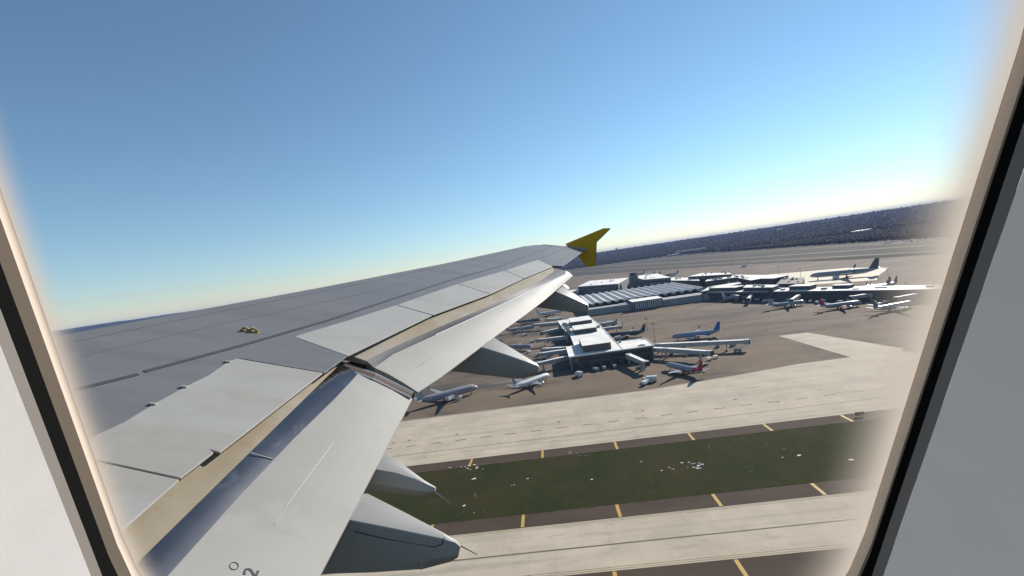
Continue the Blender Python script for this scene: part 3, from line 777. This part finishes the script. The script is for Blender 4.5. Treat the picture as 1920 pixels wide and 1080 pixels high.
for px, py, h, lab in ((1229.5, 650, 19, 'floodlight mast at the right corner of the nearest concourse'), (1668, 541, 21, 'floodlight mast by the maroon tail behind the long white roof'), (1461.5, 522, 18, 'floodlight mast left of the wide-body airliner'),
                       (1502, 522, 15, 'floodlight mast by the nose of the wide-body airliner'), (1345, 503, 14, 'floodlight mast left of three on the far apron'), (1373, 502, 14, 'floodlight mast middle of three on the far apron'), (1403, 501, 14, 'floodlight mast right of three on the far apron'),
                       (1168, 610, 12, 'short floodlight mast by the back right gates'), (1214, 620, 12, 'short floodlight mast on the empty apron behind the nearest concourse')):
    mast(gp(px, py), h, lab)
t = thing('airfield_sign', 'dark airfield sign board on the brown shoulder near the window edge', 'sign', (118, 192.5, 0.06))
obj('board', MB().box((0, 0, 1.2), (3.4, .35, 1.5)), M['dark'], t)
for x in (-1.2, 1.2): obj('post', MB().tube((x, 0, 0), (x, 0, .5), .08), M['steel'], t)

# cars in the far lot
def car_mesh():
    mb = MB()
    mb.loft([[(x, y, z) for x in (-2.2, 2.2) for y in ((-.9, .9) if x < 0 else (.9, -.9))] for z in (.35, .85)])
    mb.loft([[(-1.7, -.85, .853), (-1.7, .85, .853), (1.0, .85, .853), (1.0, -.85, .853)], [(-1.3, -.7, 1.45), (-1.3, .7, 1.45), (.4, .7, 1.45), (.4, -.7, 1.45)]])
    return mb
protos = []
for cm in ('white', 'silver', 'charcoal', 'blue', 'maroon'):
    o = obj('parked_car', car_mesh(), M[cm]); protos.append(o)
used = set()
for k in range(90):
    u = k % 5
    p = Vector((828 + rng.uniform(0, 50), 1000 + (k // 5) * 12.5 + rng.uniform(-1, 1), .07))
    if u not in used: o = protos[u]; used.add(u)
    else: o = protos[u].copy(); COL.objects.link(o)
    o.location = p; o.rotation_euler = (0, 0, rng.choice([0.1, 1.65])); o.scale = (1.25,) * 3
    tag(o, 'tiny parked car in the far lot between the runways and the wood', 'car', 'cars in the far parking lot')

# ------------------------------------------------------------------ the wing of our own aircraft
# wing frame: a = aft, s = outboard along the span, n = up from the wing; metres from the eye
sV = Vector((30, 210, -870)).normalized()
cV = Vector((1, -.12, 0)); cV = (cV - sV * cV.dot(sV)).normalized()
nV = cV.cross(sV); nV = nV if nV.y > 0 else -nV
ORG = Vector((-3.2, 0.6, -2.2))
def wp(px, py, n=-2.1):
    d = Vector((px - 960, -(py - 540), -F_PX)); t = n / d.dot(nV); P_ = d * t
    return Vector((P_.dot(cV), P_.dot(sV), n)) - ORG
def ws(px, py, s):
    d = Vector((px - 960, -(py - 540), -F_PX)); t = s / d.dot(sV); P_ = d * t
    return Vector((P_.dot(cV), s, P_.dot(nV))) - ORG
def wl(a, s, n): return Vector((a, s, n)) - ORG
wing = thing('airliner_wing', 'swept grey airliner wing with deployed flaps and yellow wingtip fence filling the view', 'airplane wing')
Wm = Matrix((cV, sV, nV)).transposed()
wing.matrix_world = Matrix.Translation(CAM) @ (ROT @ Wm).to_4x4() @ Matrix.Translation(ORG)

M['wing_grey'] = mat('wing_grey_paint', (0.1435, 0.1419, 0.1442), 0.45, var=0.09, scale=0.7, stretch=(.35, 1.2, 1), detail=6)
overlay(M['wing_grey'], (0.1008, 0.1001, 0.1031), 2.6, 0.50, 0.78, 0.6, stretch=(.12, 1.6, 1), seed=2)
overlay(M['wing_grey'], (0.1942, 0.1905, 0.183), 5.0, 0.60, 0.74, 0.45, stretch=(.18, 1.2, 1), seed=9)
overlay(M['wing_grey'], (0.08217, 0.0747, 0.06723), 14, 0.68, 0.76, 0.5, detail=2, seed=5)
M['spoiler'] = mat('spoiler_paint', (0.312, 0.306, 0.2861), 0.55, var=0.05, scale=0.9, detail=7)
overlay(M['spoiler'], (0.25, 0.225, 0.18), 1.1, 0.52, 0.8, 0.45, stretch=(.5, 1.5, 1), seed=4)
overlay(M['spoiler'], (0.22, 0.22, 0.22), 9, 0.66, 0.76, 0.5, seed=6, detail=2)
overlay(M['spoiler'], (0.23, 0.195, 0.14), 0.7, 0.50, 0.72, 0.55, stretch=(.3, 1.3, 1), seed=15)
overlay(M['spoiler'], (0.36, 0.355, 0.34), 1.5, 0.55, 0.75, 0.5, seed=25)
M['flap'] = mat('flap_paint', (0.258, 0.2516, 0.2332), 0.6, var=0.05, spec=.25, scale=0.6, detail=7)
overlay(M['flap'], (0.215, 0.2107, 0.1935), 0.9, 0.5, 0.8, 0.5, stretch=(.4, 1.4, 1), seed=7)
overlay(M['flap'], (0.172, 0.172, 0.172), 11, 0.68, 0.78, 0.5, seed=1, detail=2)
overlay(M['flap'], (0.19, 0.185, 0.165), 1.6, 0.55, 0.76, 0.5, stretch=(.25, 1.6, 1), seed=33)
overlay(M['flap'], (0.31, 0.305, 0.29), 2.2, 0.54, 0.74, 0.5, seed=36)
M['tan'] = mat('stained_flap_shroud', (0.2635, 0.2253, 0.1615), 0.6, col2=(0.204, 0.1658, 0.1105), scale=1.3, stretch=(1.6, .5, 1), detail=6)
overlay(M['tan'], (0.17, 0.13, 0.08), 3.0, 0.52, 0.72, 0.6, stretch=(.5, 1, 1), seed=41)
overlay(M['tan'], (0.272, 0.2635, 0.2465), 1.7, 0.5, 0.7, 0.6, seed=12)
M['polish'] = mat('bare_metal_leading_edge', (0.20, 0.195, 0.20), 0.22, metal=1.0, col2=(0.135, 0.135, 0.15), scale=1.2)
overlay(M['polish'], (0.36, 0.345, 0.33), 1.9, 0.55, 0.68, 0.8, stretch=(1.5, .7, 1), seed=5)  # pale mottling: dirt plus painted cloud reflections
M['strip_grey'] = mat('leading_edge_painted_reflection', (0.06, 0.064, 0.078), 0.6, col2=(0.11, 0.112, 0.122), scale=1.3, stretch=(1, .6, 1), spec=.15)  # dark base and paler noise stand in for reflections on the strip
M['fairing'] = mat('fairing_paint', (0.2788, 0.2706, 0.2542), 0.45, var=0.04, scale=1.1)
M['joint'] = mat('panel_joint_sealant', (0.125, 0.123, 0.125), 0.6)
M['crease'] = mat('crease_highlight', (0.75, 0.75, 0.75), 0.3, metal=0.3)
overlay(M['fairing'], (0.22, 0.20, 0.16), 2.0, 0.52, 0.76, 0.5, stretch=(.3, 1, 1), seed=3)
overlay(M['fairing'], (0.19, 0.18, 0.16), 9, 0.66, 0.76, 0.5, detail=2, seed=13)
M['seam'] = mat('dark_sealant', (0.055, 0.055, 0.07), 0.6)
M['mustard'] = mat('yellow_wingtip_paint', (0.6162, 0.3574, 0.01479), 0.4, var=0.05, scale=2)
M['pale_line'] = mat('pale_sealant', (0.2976, 0.2928, 0.2784), 0.5)
M['brown_line'] = mat('brown_seal', (0.15, 0.105, 0.085), 0.6)

# main box
LE = [(0.5, -6.58), (2.0, -5.76), (4.30, -4.49), (5.35, -3.955), (7.08, -3.075), (10.24, -1.57), (14.5, .28), (15.0, .68), (15.3, 1.15), (15.42, 1.75)]
TE_ = [(0.5, -1.97), (2.07, -1.95), (2.8, -1.9), (4.17, -1.76), (4.64, -1.70), (6.02, -1.21), (7.89, -.44), (9.57, .14), (11.35, .89), (11.5, 1.12), (15.3, 2.22), (15.42, 2.26)]
SPF = [(0.5, -2.82), (2.81, -2.79), (4.27, -2.67), (4.99, -2.46), (5.76, -2.11), (6.72, -1.73), (8.43, -1.07), (10.33, -.23), (12.1, .55)]
def ip(tab, s): return float(np.interp(s, [p[0] for p in tab], [p[1] for p in tab]))
SS = [0.5, 1.2, 2.0, 2.8, 3.6, 4.36, 5.0, 6.0, 7.09, 8.2, 9.2, 10.24, 11.2, 11.6, 12.4, 13.4, 14.2, 14.8, 15.1, 15.3, 15.42]
rings = []
for s in SS:
    le, te = ip(LE, s), ip(TE_, s)
    k = (te - le) / 5.0                                    # thickness follows the chord
    rear = min(ip(SPF, s) + .06, te) if s < 11.45 else te
    sink = -.035 if s < 11.45 else -.02
    ring = [wl(le - .10 * k, s, -2.1 - .16 * k), wl(le - .07 * k, s, -2.1 - .07 * k), wl(le - .03 * k, s, -2.1 - .02 * k), wl(le, s, -2.1)]
    for u in (.15, .35, .6, .85):
        a = le + (rear - le) * u
        ring.append(wl(a, s, -2.1 + .004 * math.sin(math.pi * u) * k))
    ring += [wl(rear, s, -2.1), wl(rear + .004, s, -2.1 + (sink if s < 11.45 else -.005)), wl((te - .02) if s > 11.45 else rear + .03, s, -2.1 + sink - .01), wl((te - .03) if s > 11.45 else rear + .03, s, -2.1 + sink - .04 * max(k, .3))]
    ring += [wl(te - .5 * k, s, -2.1 - .22 * k), wl(le + (te - le) * .5, s, -2.1 - .55 * k), wl(le + .4 * k, s, -2.1 - .42 * k)]
    rings.append(ring)
obj('wing_box', MB().loft(rings), M['wing_grey'], wing, smooth=28)
# long dark sealant seam across the skin
def ribbon(pts, wd, n=-2.1, m=None, name='seam', parent=None, lift=.012, px=True):
    P_ = [wp(x, y, n + lift) if px else Vector((x, y, n + lift)) for x, y in pts]
    W_ = wd if isinstance(wd, (list, tuple)) else [wd] * len(P_)
    mb = MB(); top = []
    for i, p in enumerate(P_):
        d_ = (P_[min(len(P_) - 1, i + 1)] - P_[max(0, i - 1)]); d_.z = 0; d_.normalize()
        o_ = Vector((d_.y, -d_.x, 0)) * W_[i] / 2
        top.append([p + o_, p - o_, p - o_ + Vector((0, 0, -.03)), p + o_ + Vector((0, 0, -.03))])
    mb.loft(top)
    return obj(name, mb, m or M['seam'], parent or wing)
ribbon([(120, 736), (155, 727), (259, 701)], .05, lift=.007)
ribbon([(271, 696), (450, 648), (616, 600), (740, 559), (854, 522), (941, 498), (1037, 461)], [.05, .05, .05, .048, .045, .04, .03], lift=.007)
ribbon([(1002, 489), (1072, 461)], .025, lift=.007)
for pts in (([(345, 676), (330, 640), (318, 610)]), ([(655, 588), (640, 560), (628, 540)]), ([(850, 524), (830, 505), (822, 499)])):
    pass
ribbon([(150, 668), (420, 606), (700, 546), (930, 487)], .004, lift=.0055, m=M['joint'], name='skin_joint')
ribbon([(140, 640), (420, 582), (700, 527), (940, 476)], .004, lift=.0055, m=M['joint'], name='skin_joint')
# spoilers: separate plates
TH = (0, 0, -.016)
def plate(name, pts, m, n=-2.1, lift=.006, label=None, bev=.004):
    top = [wp(x, y, n + lift) for x, y in pts]
    o = obj(name, MB().slab(top, TH), m, wing, bevel=bev)
    if label: o['label'] = label
    return o
plate('spoiler', [(551, 631), (654, 600), (743, 572), (810, 591), (652, 667)], M['spoiler'])
plate('spoiler', [(744.5, 571.5), (858, 532), (918.5, 551.4), (812, 590.4)], M['spoiler'])
plate('spoiler', [(859, 531.7), (946, 507.5), (981.5, 521.7), (919.5, 551)], M['spoiler'])
plate('spoiler', [(947, 507.2), (1008, 487), (1036, 499.5), (982.3, 521.4)], M['spoiler'])
plate('kink_panel', [(448, 671.4), (550, 631.5), (651, 667.2), (608, 698.6)], M['wing_grey'], lift=.004)
plate('spoiler', [(444, 672), (427, 678), (392, 703), (345, 726), (287, 758), (231, 792), (177, 817), (132, 848), (187, 863.5), (338, 896), (400, 848), (394, 842.5), (412, 848), (605, 699)], M['spoiler'])
plate('spoiler', [(124, 851), (186, 866), (336, 899), (230, 992), (120, 1090), (-260, 1330), (-300, 1180)], M['spoiler'])
# bright trailing lip of the inboard spoiler
for px, py in ((345, 725), (287, 757), (427, 678)):
    c0 = wp(px, py, -2.09)
    obj('hinge_lug', MB().box(c0, (.06, .03, .016)), M['fairing'], wing, bevel=.006)
# yellow escape-rope anchor on the skin
anc = MB()
c0 = wp(452, 619, -2.09); c1 = wp(484, 622, -2.09); cm_ = wp(468, 619, -2.09)
for a, b_ in ((c0, cm_), (cm_, c1)):
    top = (a + b_) / 2 + Vector((0, 0, .034))
    anc.tube(a, top, .012, k=8); anc.tube(top, b_, .012, k=8)
anc.slab([c0 + Vector((-.01, -.025, 0)), c1 + Vector((.01, -.025, 0)), c1 + Vector((.01, .025, 0)), c0 + Vector((-.01, .025, 0))], (0, 0, -.015))
obj('rope_anchor', anc, mat('anchor_yellow', (.26, .175, .045), .5), wing)

# flaps -----------------------------------------------------------
def tab_px(pts, n):
    P_ = [wp(x, y, n) for x, y in pts]
    return [(p.y + ORG.y, p.x + ORG.x) for p in P_]
def flap(SSf, front, su, sl, te, nf, nsu, nsl, nte, mname):
    """front / strip-upper / strip-lower / trailing edge tables (s -> a), heights as (inboard, outboard)"""
    s0, s1 = SSf[0], SSf[-1]
    def h(pair, s): return pair[0] + (pair[1] - pair[0]) * (s - s0) / (s1 - s0)
    root = None
    rb, rs, rf = [], [], []
    for s in SSf:
        F0 = wl(min(ip(front, s), ip(su, s)) - .30, s, h(nf, s) + .02); U = wl(ip(su, s), s, h(nsu, s)); Lw = wl(ip(sl, s), s, h(nsl, s)); E = wl(ip(te, s), s, h(nte, s))
        rf.append([F0, F0.lerp(U, .6) + Vector((0, 0, .006)), U + Vector((-.002, 0, 0)), U + Vector((-.002, 0, -.05)), F0 + Vector((0, 0, -.08))])
        rs.append([U, U.lerp(Lw, .33) + Vector((0, 0, .003)), U.lerp(Lw, .66) + Vector((0, 0, .003)), Lw, Lw + Vector((0, 0, -.06)), U + Vector((0, 0, -.09))])
        L2 = Lw + Vector((.003, 0, .004))
        rb.append([L2, L2.lerp(E, .3) + Vector((0, 0, .018)), L2.lerp(E, .65) + Vector((0, 0, .016)), E, E + Vector((0, 0, -.014)), L2.lerp(E, .5) + Vector((0, 0, -.09)), L2 + Vector((0, 0, -.10))])
    f = obj('flap', MB().loft(rb), M['flap'], wing, smooth=30)
    obj('leading_edge_strip', MB().loft(rs), M['polish'] if mname == 'in' else M['strip_grey'], f, smooth=30)
    obj('flap_shroud', MB().loft(rf), M['tan'], f, smooth=30)
    return f, h
ste_in = [(0.5, -1.97), (2.07, -1.95), (2.8, -1.9), (4.17, -1.76), (4.8, -1.69)]
su_in = [(0.5, -1.79), (1.97, -1.79), (4.75, -1.77)]
sl_in = [(0.5, -1.53)] + tab_px([(312, 1080), (416, 966), (512, 861), (594, 780), (643, 733)], -2.27)
te_in = [(0.5, -.97), (4.9, -.965)]
fi, hi_ = flap([0.5, 1.2, 1.9, 2.6, 3.3, 4.0, 4.45, 4.62], ste_in, su_in, sl_in, te_in, (-2.14, -2.14), (-2.195, -2.195), (-2.27, -2.27), (-2.5, -2.5), 'in')
ste_o = [p for p in TE_ if p[0] > 4.5]
su_o = tab_px([(690, 673)], -2.2) + tab_px([(804, 622)], -2.19) + tab_px([(935, 566)], -2.17) + tab_px([(1040, 512)], -2.145)
sl_o = tab_px([(713, 676)], -2.27) + tab_px([(781, 644)], -2.258) + tab_px([(862, 607)], -2.24) + tab_px([(979, 553)], -2.213) + tab_px([(1062, 513)], -2.18)
te_o = tab_px([(781, 737)], -2.5) + tab_px([(816, 715)], -2.487) + tab_px([(930, 630)], -2.44) + tab_px([(1008, 575)], -2.39) + tab_px([(1077, 515)], -2.28)
fo, ho_ = flap([4.78, 5.2, 6.0, 7.0, 8.0, 9.0, 10.0, 11.0, 11.42], ste_o, su_o, sl_o, te_o, (-2.14, -2.135), (-2.195, -2.145), (-2.27, -2.18), (-2.5, -2.28), 'out')
mbc = MB()
prev = None
for s in [6.0, 7.0, 8.0, 9.0, 10.0, 11.0, 11.42]:
    p = wl(ip(sl_o, s) + .004, s, -2.268 + .09 * (s - 4.78) / 6.64)
    if prev: mbc.tube(prev, p, .008, k=6)
    prev = p
obj('flap_crease_highlight', mbc, M['crease'], fo, smooth=40)  # bright tube painted in for the sun highlight along the crease
# thin pale sealant lines on the flaps
def on_flap(px, py, n0, n1, k): return wp(px, py, n0 + (n1 - n0) * k)
def thin(pts, name='sealant_line', parent=None, r=.0022):
    mb = MB()
    for a, b_ in zip(pts[:-1], pts[1:]): mb.tube(a, b_, r, k=5)
    return obj(name, mb, M['pale_line'], wing)
nmid = -2.27 - .23 * .42 + .02
thin([wp(627, 828, nmid), wp(580, 890, nmid), wp(537, 948, nmid)])
thin([wp(538, 950, nmid), wp(515, 982, nmid)], r=.002)
thin([wp(752, 707, -2.375), wp(871, 633, -2.34), wp(976, 569, -2.29)], r=.0035)
thin([wp(470, 849, -2.185), wp(511, 861, -2.262)], r=.004)
# kink gap: dark rails between the two flaps
g0, g1, g2 = wp(632, 683, -2.22), wp(700, 706, -2.30), wp(772, 741, -2.47)
for off, m_, r in ((-.045, 'pale_line', .018), (-.015, 'brown_line', .022), (.02, 'brown_line', .03), (.055, 'seam', .018), (.085, 'pale_line', .014)):
    mb = MB()
    o_ = Vector((0, off, -.01))
    mb.tube(g0 + o_, g1 + o_, r, k=8); mb.tube(g1 + o_, g2 + o_, r, r * .7, k=8)
    obj('flap_end_rail', mb, M[m_], wing)
mb = MB(); mb.slab([wp(614, 690, -2.3), wp(690, 668, -2.3), wp(778, 738, -2.56), wp(765, 748, -2.56)], (0, 0, -.05))
obj('gap_filler', mb, M['brown_line'], wing)
# round inspection cap and the painted figure
def flap_pt(px, py, lift=.003):
    n = -2.36
    for _ in range(8):
        p = wp(px, py, n); a, s_ = p.x + ORG.x, p.y + ORG.y
        u = max(0, min(1, (a - ip(sl_in, s_)) / (ip(te_in, s_) - ip(sl_in, s_))))
        n = -2.266 + u * -.234 + float(np.interp(u, [0, .3, .65, 1], [0, .018, .016, 0])) + lift
    return wp(px, py, n)
fa = flap_pt(439, 1061); fx = (flap_pt(446, 1061) - fa); fy = (flap_pt(439, 1055) - fa)
ring = MB()
cpts = [fa + fx * 1.15 * math.cos(2 * math.pi * i / 24) + fy * 1.15 * math.sin(2 * math.pi * i / 24) for i in range(24)]
for i in range(24): ring.tube(cpts[i], cpts[(i + 1) % 24], .0022, k=4)
obj('inspection_cap', ring, M['seam'], wing)
# the figure 2, lying on its side as painted
cl = [(458, 1074), (459, 1069.5), (463, 1066.3), (468, 1066.6), (471, 1070), (471.5, 1075), (474.5, 1079), (478.5, 1077.5), (482, 1073)]
cl = [(459, 1077), (458.2, 1072), (460.5, 1067.6), (465, 1066.2), (469.6, 1067.8), (473, 1071.6), (476.5, 1077.2), (479.5, 1081.5), (484.5, 1069.5)]
fig = MB()
P_ = [flap_pt(x, y, .004) for x, y in cl]
top = []
for i, p in enumerate(P_):
    d_ = (P_[min(len(P_) - 1, i + 1)] - P_[max(0, i - 1)]).normalized(); o_ = d_.cross(Vector((.35, 0, .93))).normalized() * .0062
    top.append([p + o_, p - o_, p - o_ - Vector((0, 0, .003)), p + o_ - Vector((0, 0, .003))])
fig.loft(top)
obj('painted_figure', fig, M['dark'], wing)

# flap track fairings ------------------------------------------------
def fairing(s_in, wd, near, far, bot, fwd=.35, wick=None, bev=.05, te=-2.52):
    s_in = (wp(*near[0], te) + ORG).y
    wd = max(.12, (wp(*far[0], te) + ORG).y - s_in)
    print('fairing', round(s_in, 2), round(wd, 2))
    T0 = [ws(x, y, s_in) for x, y in near]
    B0 = [ws(x, y, s_in) for x, y in bot]
    F0 = []
    for (x, y), t0 in zip(far, T0):
        f = wp(x, y, t0.z + ORG.z)
        f.y = min(max(f.y, t0.y + .05), t0.y + wd * 1.05)
        F0.append(ws(x, y, f.y + ORG.y))
    rings = []
    def ring_(t, f, b_):
        bo = b_ + Vector((0, max(.05, f.y - t.y) * .9, 0))
        return [t, t.lerp(f, .5) + Vector((0, 0, .012)), f, f.lerp(bo, .5) + Vector((0, .02, 0)), bo, b_.lerp(bo, .5) + Vector((0, 0, -.03)), b_, b_.lerp(t, .45) + Vector((0, -.03, 0))]
    e = Vector((-fwd, 0, .0))
    rings.append(ring_(T0[0] + e + Vector((0, 0, -.05)), F0[0] + e + Vector((0, 0, -.05)), B0[0] + e))
    for t, f, b_ in zip(T0, F0, B0): rings.append(ring_(t, f, b_))
    # rounded tail
    cen = sum(rings[-1], Vector()) / 8
    rings.append([cen + (p - cen) * .55 + Vector((.045, 0, 0)) for p in rings[-1]])
    o = obj('flap_track_fairing', MB().loft(rings), M['fairing'], wing, smooth=32, bevel=bev * .4)
    if wick:
        a, b_ = ws(*wick[0], s_in + wd * .5), ws(*wick[1], s_in + wd * .5)
        obj('discharge_wick', MB().tube(a, b_, .006, .003, k=6), M['seam'], o)
    return o
fairing(2.66, .26, [(655, 975), (740, 992), (830, 1011), (853, 1018)], [(690, 925), (765, 963), (835, 1000), (856, 1013)], [(600, 1077), (700, 1074), (790, 1067), (845, 1052)], wick=((858, 1020), (895, 1040)))
fairing(3.22, .24, [(703, 880), (740, 887), (780, 899), (806, 910)], [(727, 850), (765, 877), (797, 901), (809, 910)], [(688, 918), (735, 925), (785, 929), (806, 925)], wick=((810, 919), (845, 945)))
fairing(6.35, .30, [(902, 650), (945, 664), (985, 678), (1006, 686)], [(928, 633), (960, 652), (991, 671), (1007.5, 682)], [(843, 696), (900, 703), (968, 710), (1004, 703)], te=-2.45)
fairing(9.55, .30, [(1040, 545), (1065, 556), (1085, 565), (1101, 572)], [(1054, 536), (1077, 550), (1093, 561), (1102.5, 569.5)], [(1005, 576), (1040, 581), (1075, 586), (1098, 586)], te=-2.38)
fairing(11.3, .22, [(1050, 532), (1055, 535), (1060, 538), (1064, 541)], [(1053, 529), (1058, 532), (1063, 535), (1066, 538)], [(1046, 539), (1050, 541), (1055, 543), (1060, 545)], fwd=.2, bev=.02, te=-2.33)
# panel joints on the near fairing
SF1 = (wp(655, 975, -2.52) + ORG).y - .012
def face_line(pts, s_in, parent):
    mb = MB(); P_ = [ws(x, y, s_in) for x, y in pts]
    for a, b_ in zip(P_[:-1], P_[1:]): mb.tube(a, b_, .004, k=5)
    obj('panel_joint', mb, M['seam'], parent)
face_line([(665, 997), (720, 1010), (770, 1018), (815, 1026), (829, 1020), (833, 1008)], SF1, wing)
face_line([(788, 1024), (784, 1062)], SF1, wing)

# aileron gap, tip and fence
ribbon([(1038, 498), (1066, 478), (1075, 466)], .012, lift=.006)
st_ = 15.36
fence = [ws(*p, st_) for p in ((1060, 457.5), (1132, 428), (1144, 428), (1118, 454), (1116, 499), (1100, 501), (1084, 481))]
fo_ = obj('wingtip_fence', MB().slab(fence, (0, .055, 0)), M['mustard'], wing, bevel=.012)
mb = MB()
for a, b_ in (((1144, 428.5), (1118, 454)), ((1118, 454), (1116.4, 499))): mb.tube(ws(*a, st_ + .03) + Vector((.006, 0, 0)), ws(*b_, st_ + .03) + Vector((.006, 0, 0)), .014, k=6)
obj('fence_edge', mb, M['pale_line'], fo_)
for x0_, y0_, x1_, y1_ in ((1085, 472, 1077, 474), (1091, 469, 1083, 472), (1080, 478, 1072, 482)):
    obj('discharge_wick', MB().tube(wp(x0_, y0_, -2.1), wp(x0_ + (x0_ - x1_) * .9, y0_ + 4, -2.12), .008, .004, k=5), M['seam'], wing)
obj('tip_cap', MB().slab([wl(.72, 15.02, -2.085), wl(1.75, 15.45, -2.085), wl(2.25, 15.45, -2.085), wl(2.15, 15.02, -2.085)], (0, 0, -.05)), M['spoiler'], wing, bevel=.015)

# ------------------------------------------------------------------ cabin window we look through
upW = Vector((0, .9465, .3226)); outW = Vector((0, .3226, -.9465)); xW = Vector((1, 0, 0))
cw = bpy.data.objects.new('cabin_wall', None); COL.objects.link(cw); cw['kind'] = 'structure'
cw.matrix_world = Matrix.Translation(CAM) @ (ROT @ Matrix((xW, upW, -outW)).transposed()).to_4x4()
def rrect(x0, x1, y0, y1, r, D, k=10):
    pts = []
    for cx, cy, a0 in ((x1 - r, y1 - r, 0), (x0 + r, y1 - r, 90), (x0 + r, y0 + r, 180), (x1 - r, y0 + r, 270)):
        for i in range(k + 1):
            a = R_(a0 + 90 * i / k); pts.append((cx + r * math.cos(a), cy + r * math.sin(a), -D))
    return pts
YB, YT = -.305, .16
M['panel'] = mat('pale_cabin_plastic', (0.6948, 0.6636, 0.6388), 0.55, var=0.02, scale=60, bump=0.02, bscale=1400)
M['seal'] = mat('black_window_seal', (0.006, 0.006, 0.006), 1.0, spec=0.0)
M['bezel'] = mat('beige_bezel_plastic', (0.47, 0.40, 0.33), 0.6)
L1 = rrect(-.152, .134, YB, YT, .135, .125)
reveal = [rrect(-.62, .58, YB - .44, YT + .44, .40, -.12), rrect(-.2195, .236, YB - .048, YT + .048, .18, -.10), rrect(-.1805, .178, YB - .02, YT + .02, .155, .03), rrect(-.158, .1433, YB - .0065, YT + .0065, .1415, .105), L1]
obj('window_reveal', MB().loft(reveal, caps=False), M['panel'], cw, smooth=60, fix=False)
obj('panel_rim', MB().loft([rrect(-.15205, .13405, YB, YT, .135, .1251), rrect(-.1541, .1353, YB - .001, YT + .001, .136, .1302)], caps=False), mat('grey_brown_rim', (.13, .115, .10), .7), cw, smooth=60, fix=False)
obj('window_seal', MB().loft([rrect(-.1542, .1354, YB - .001, YT + .001, .136, .1303), rrect(-.160, .141, YB - .003, YT + .003, .138, .136), rrect(-.1715, .152, YB - .006, YT + .006, .14, .150)], caps=False), M['seal'], cw, smooth=60, fix=False)
obj('bezel_gasket', MB().loft([rrect(-.1716, .1521, YB - .006, YT + .006, .14, .1501), rrect(-.1718, .1536, YB - .0065, YT + .0065, .14, .152), rrect(-.1722, .1566, YB - .007, YT + .007, .141, .1554)], caps=False), mat('brown_gasket', (.105, .085, .066), .8, spec=.1), cw, smooth=60, fix=False)
obj('bezel_ring', MB().loft([rrect(-.1723, .1567, YB - .007, YT + .007, .141, .1555), rrect(-.1765, .1595, YB - .008, YT + .008, .142, .1628)], caps=False), M['bezel'], cw, smooth=60, fix=False)
# acrylic pane: milky margin painting the bezel's soft glow, clear middle
def edge_glow_mat():
    m = bpy.data.materials.new('acrylic_edge_glow'); m.use_nodes = True
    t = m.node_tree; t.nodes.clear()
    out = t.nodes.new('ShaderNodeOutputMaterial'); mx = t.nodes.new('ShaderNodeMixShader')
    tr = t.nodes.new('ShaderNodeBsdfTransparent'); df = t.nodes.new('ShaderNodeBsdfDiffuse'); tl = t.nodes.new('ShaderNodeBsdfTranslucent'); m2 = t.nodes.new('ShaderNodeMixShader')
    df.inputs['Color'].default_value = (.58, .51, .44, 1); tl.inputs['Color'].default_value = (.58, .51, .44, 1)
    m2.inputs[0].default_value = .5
    at = t.nodes.new('ShaderNodeAttribute'); at.attribute_name = 'edge_glow'
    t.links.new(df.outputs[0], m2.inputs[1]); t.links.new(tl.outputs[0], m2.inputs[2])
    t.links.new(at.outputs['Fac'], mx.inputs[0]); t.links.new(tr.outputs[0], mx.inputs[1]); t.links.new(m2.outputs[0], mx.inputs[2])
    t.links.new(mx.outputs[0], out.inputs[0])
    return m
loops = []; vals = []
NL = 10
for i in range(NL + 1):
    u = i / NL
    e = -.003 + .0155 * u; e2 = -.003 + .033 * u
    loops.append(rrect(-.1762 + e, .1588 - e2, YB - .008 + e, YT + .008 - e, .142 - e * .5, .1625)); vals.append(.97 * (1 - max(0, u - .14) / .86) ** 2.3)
pm = obj('pane_edge_glow', MB().loft(loops, caps=False), edge_glow_mat(), cw, fix=False)
at = pm.data.attributes.new('edge_glow', 'FLOAT', 'POINT')
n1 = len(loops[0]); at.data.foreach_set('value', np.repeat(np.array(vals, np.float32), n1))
cm = bpy.data.materials.new('clear_acrylic'); cm.use_nodes = True
t = cm.node_tree; t.nodes.clear()
o_ = t.nodes.new('ShaderNodeOutputMaterial'); tr = t.nodes.new('ShaderNodeBsdfTransparent'); tr.inputs[0].default_value = (1, 1, 1, 1)
t.links.new(tr.outputs[0], o_.inputs[0])
obj('window_pane', MB().add(loops[-1], [tuple(range(n1))]), cm, cw, fix=False)

# ------------------------------------------------------------------ haze
hz = bpy.data.materials.new('haze_air'); hz.use_nodes = True
t = hz.node_tree; t.nodes.clear()
o_ = t.nodes.new('ShaderNodeOutputMaterial'); pv = t.nodes.new('ShaderNodeVolumePrincipled')
pv.inputs['Color'].default_value = (.34, .46, .78, 1); pv.inputs['Density'].default_value = 6.0e-5
t.links.new(pv.outputs[0], o_.inputs['Volume'])
haze = obj('haze', MB().box((0, 0, 62), (30000, 30000, 128)), hz)
haze['kind'] = 'stuff'
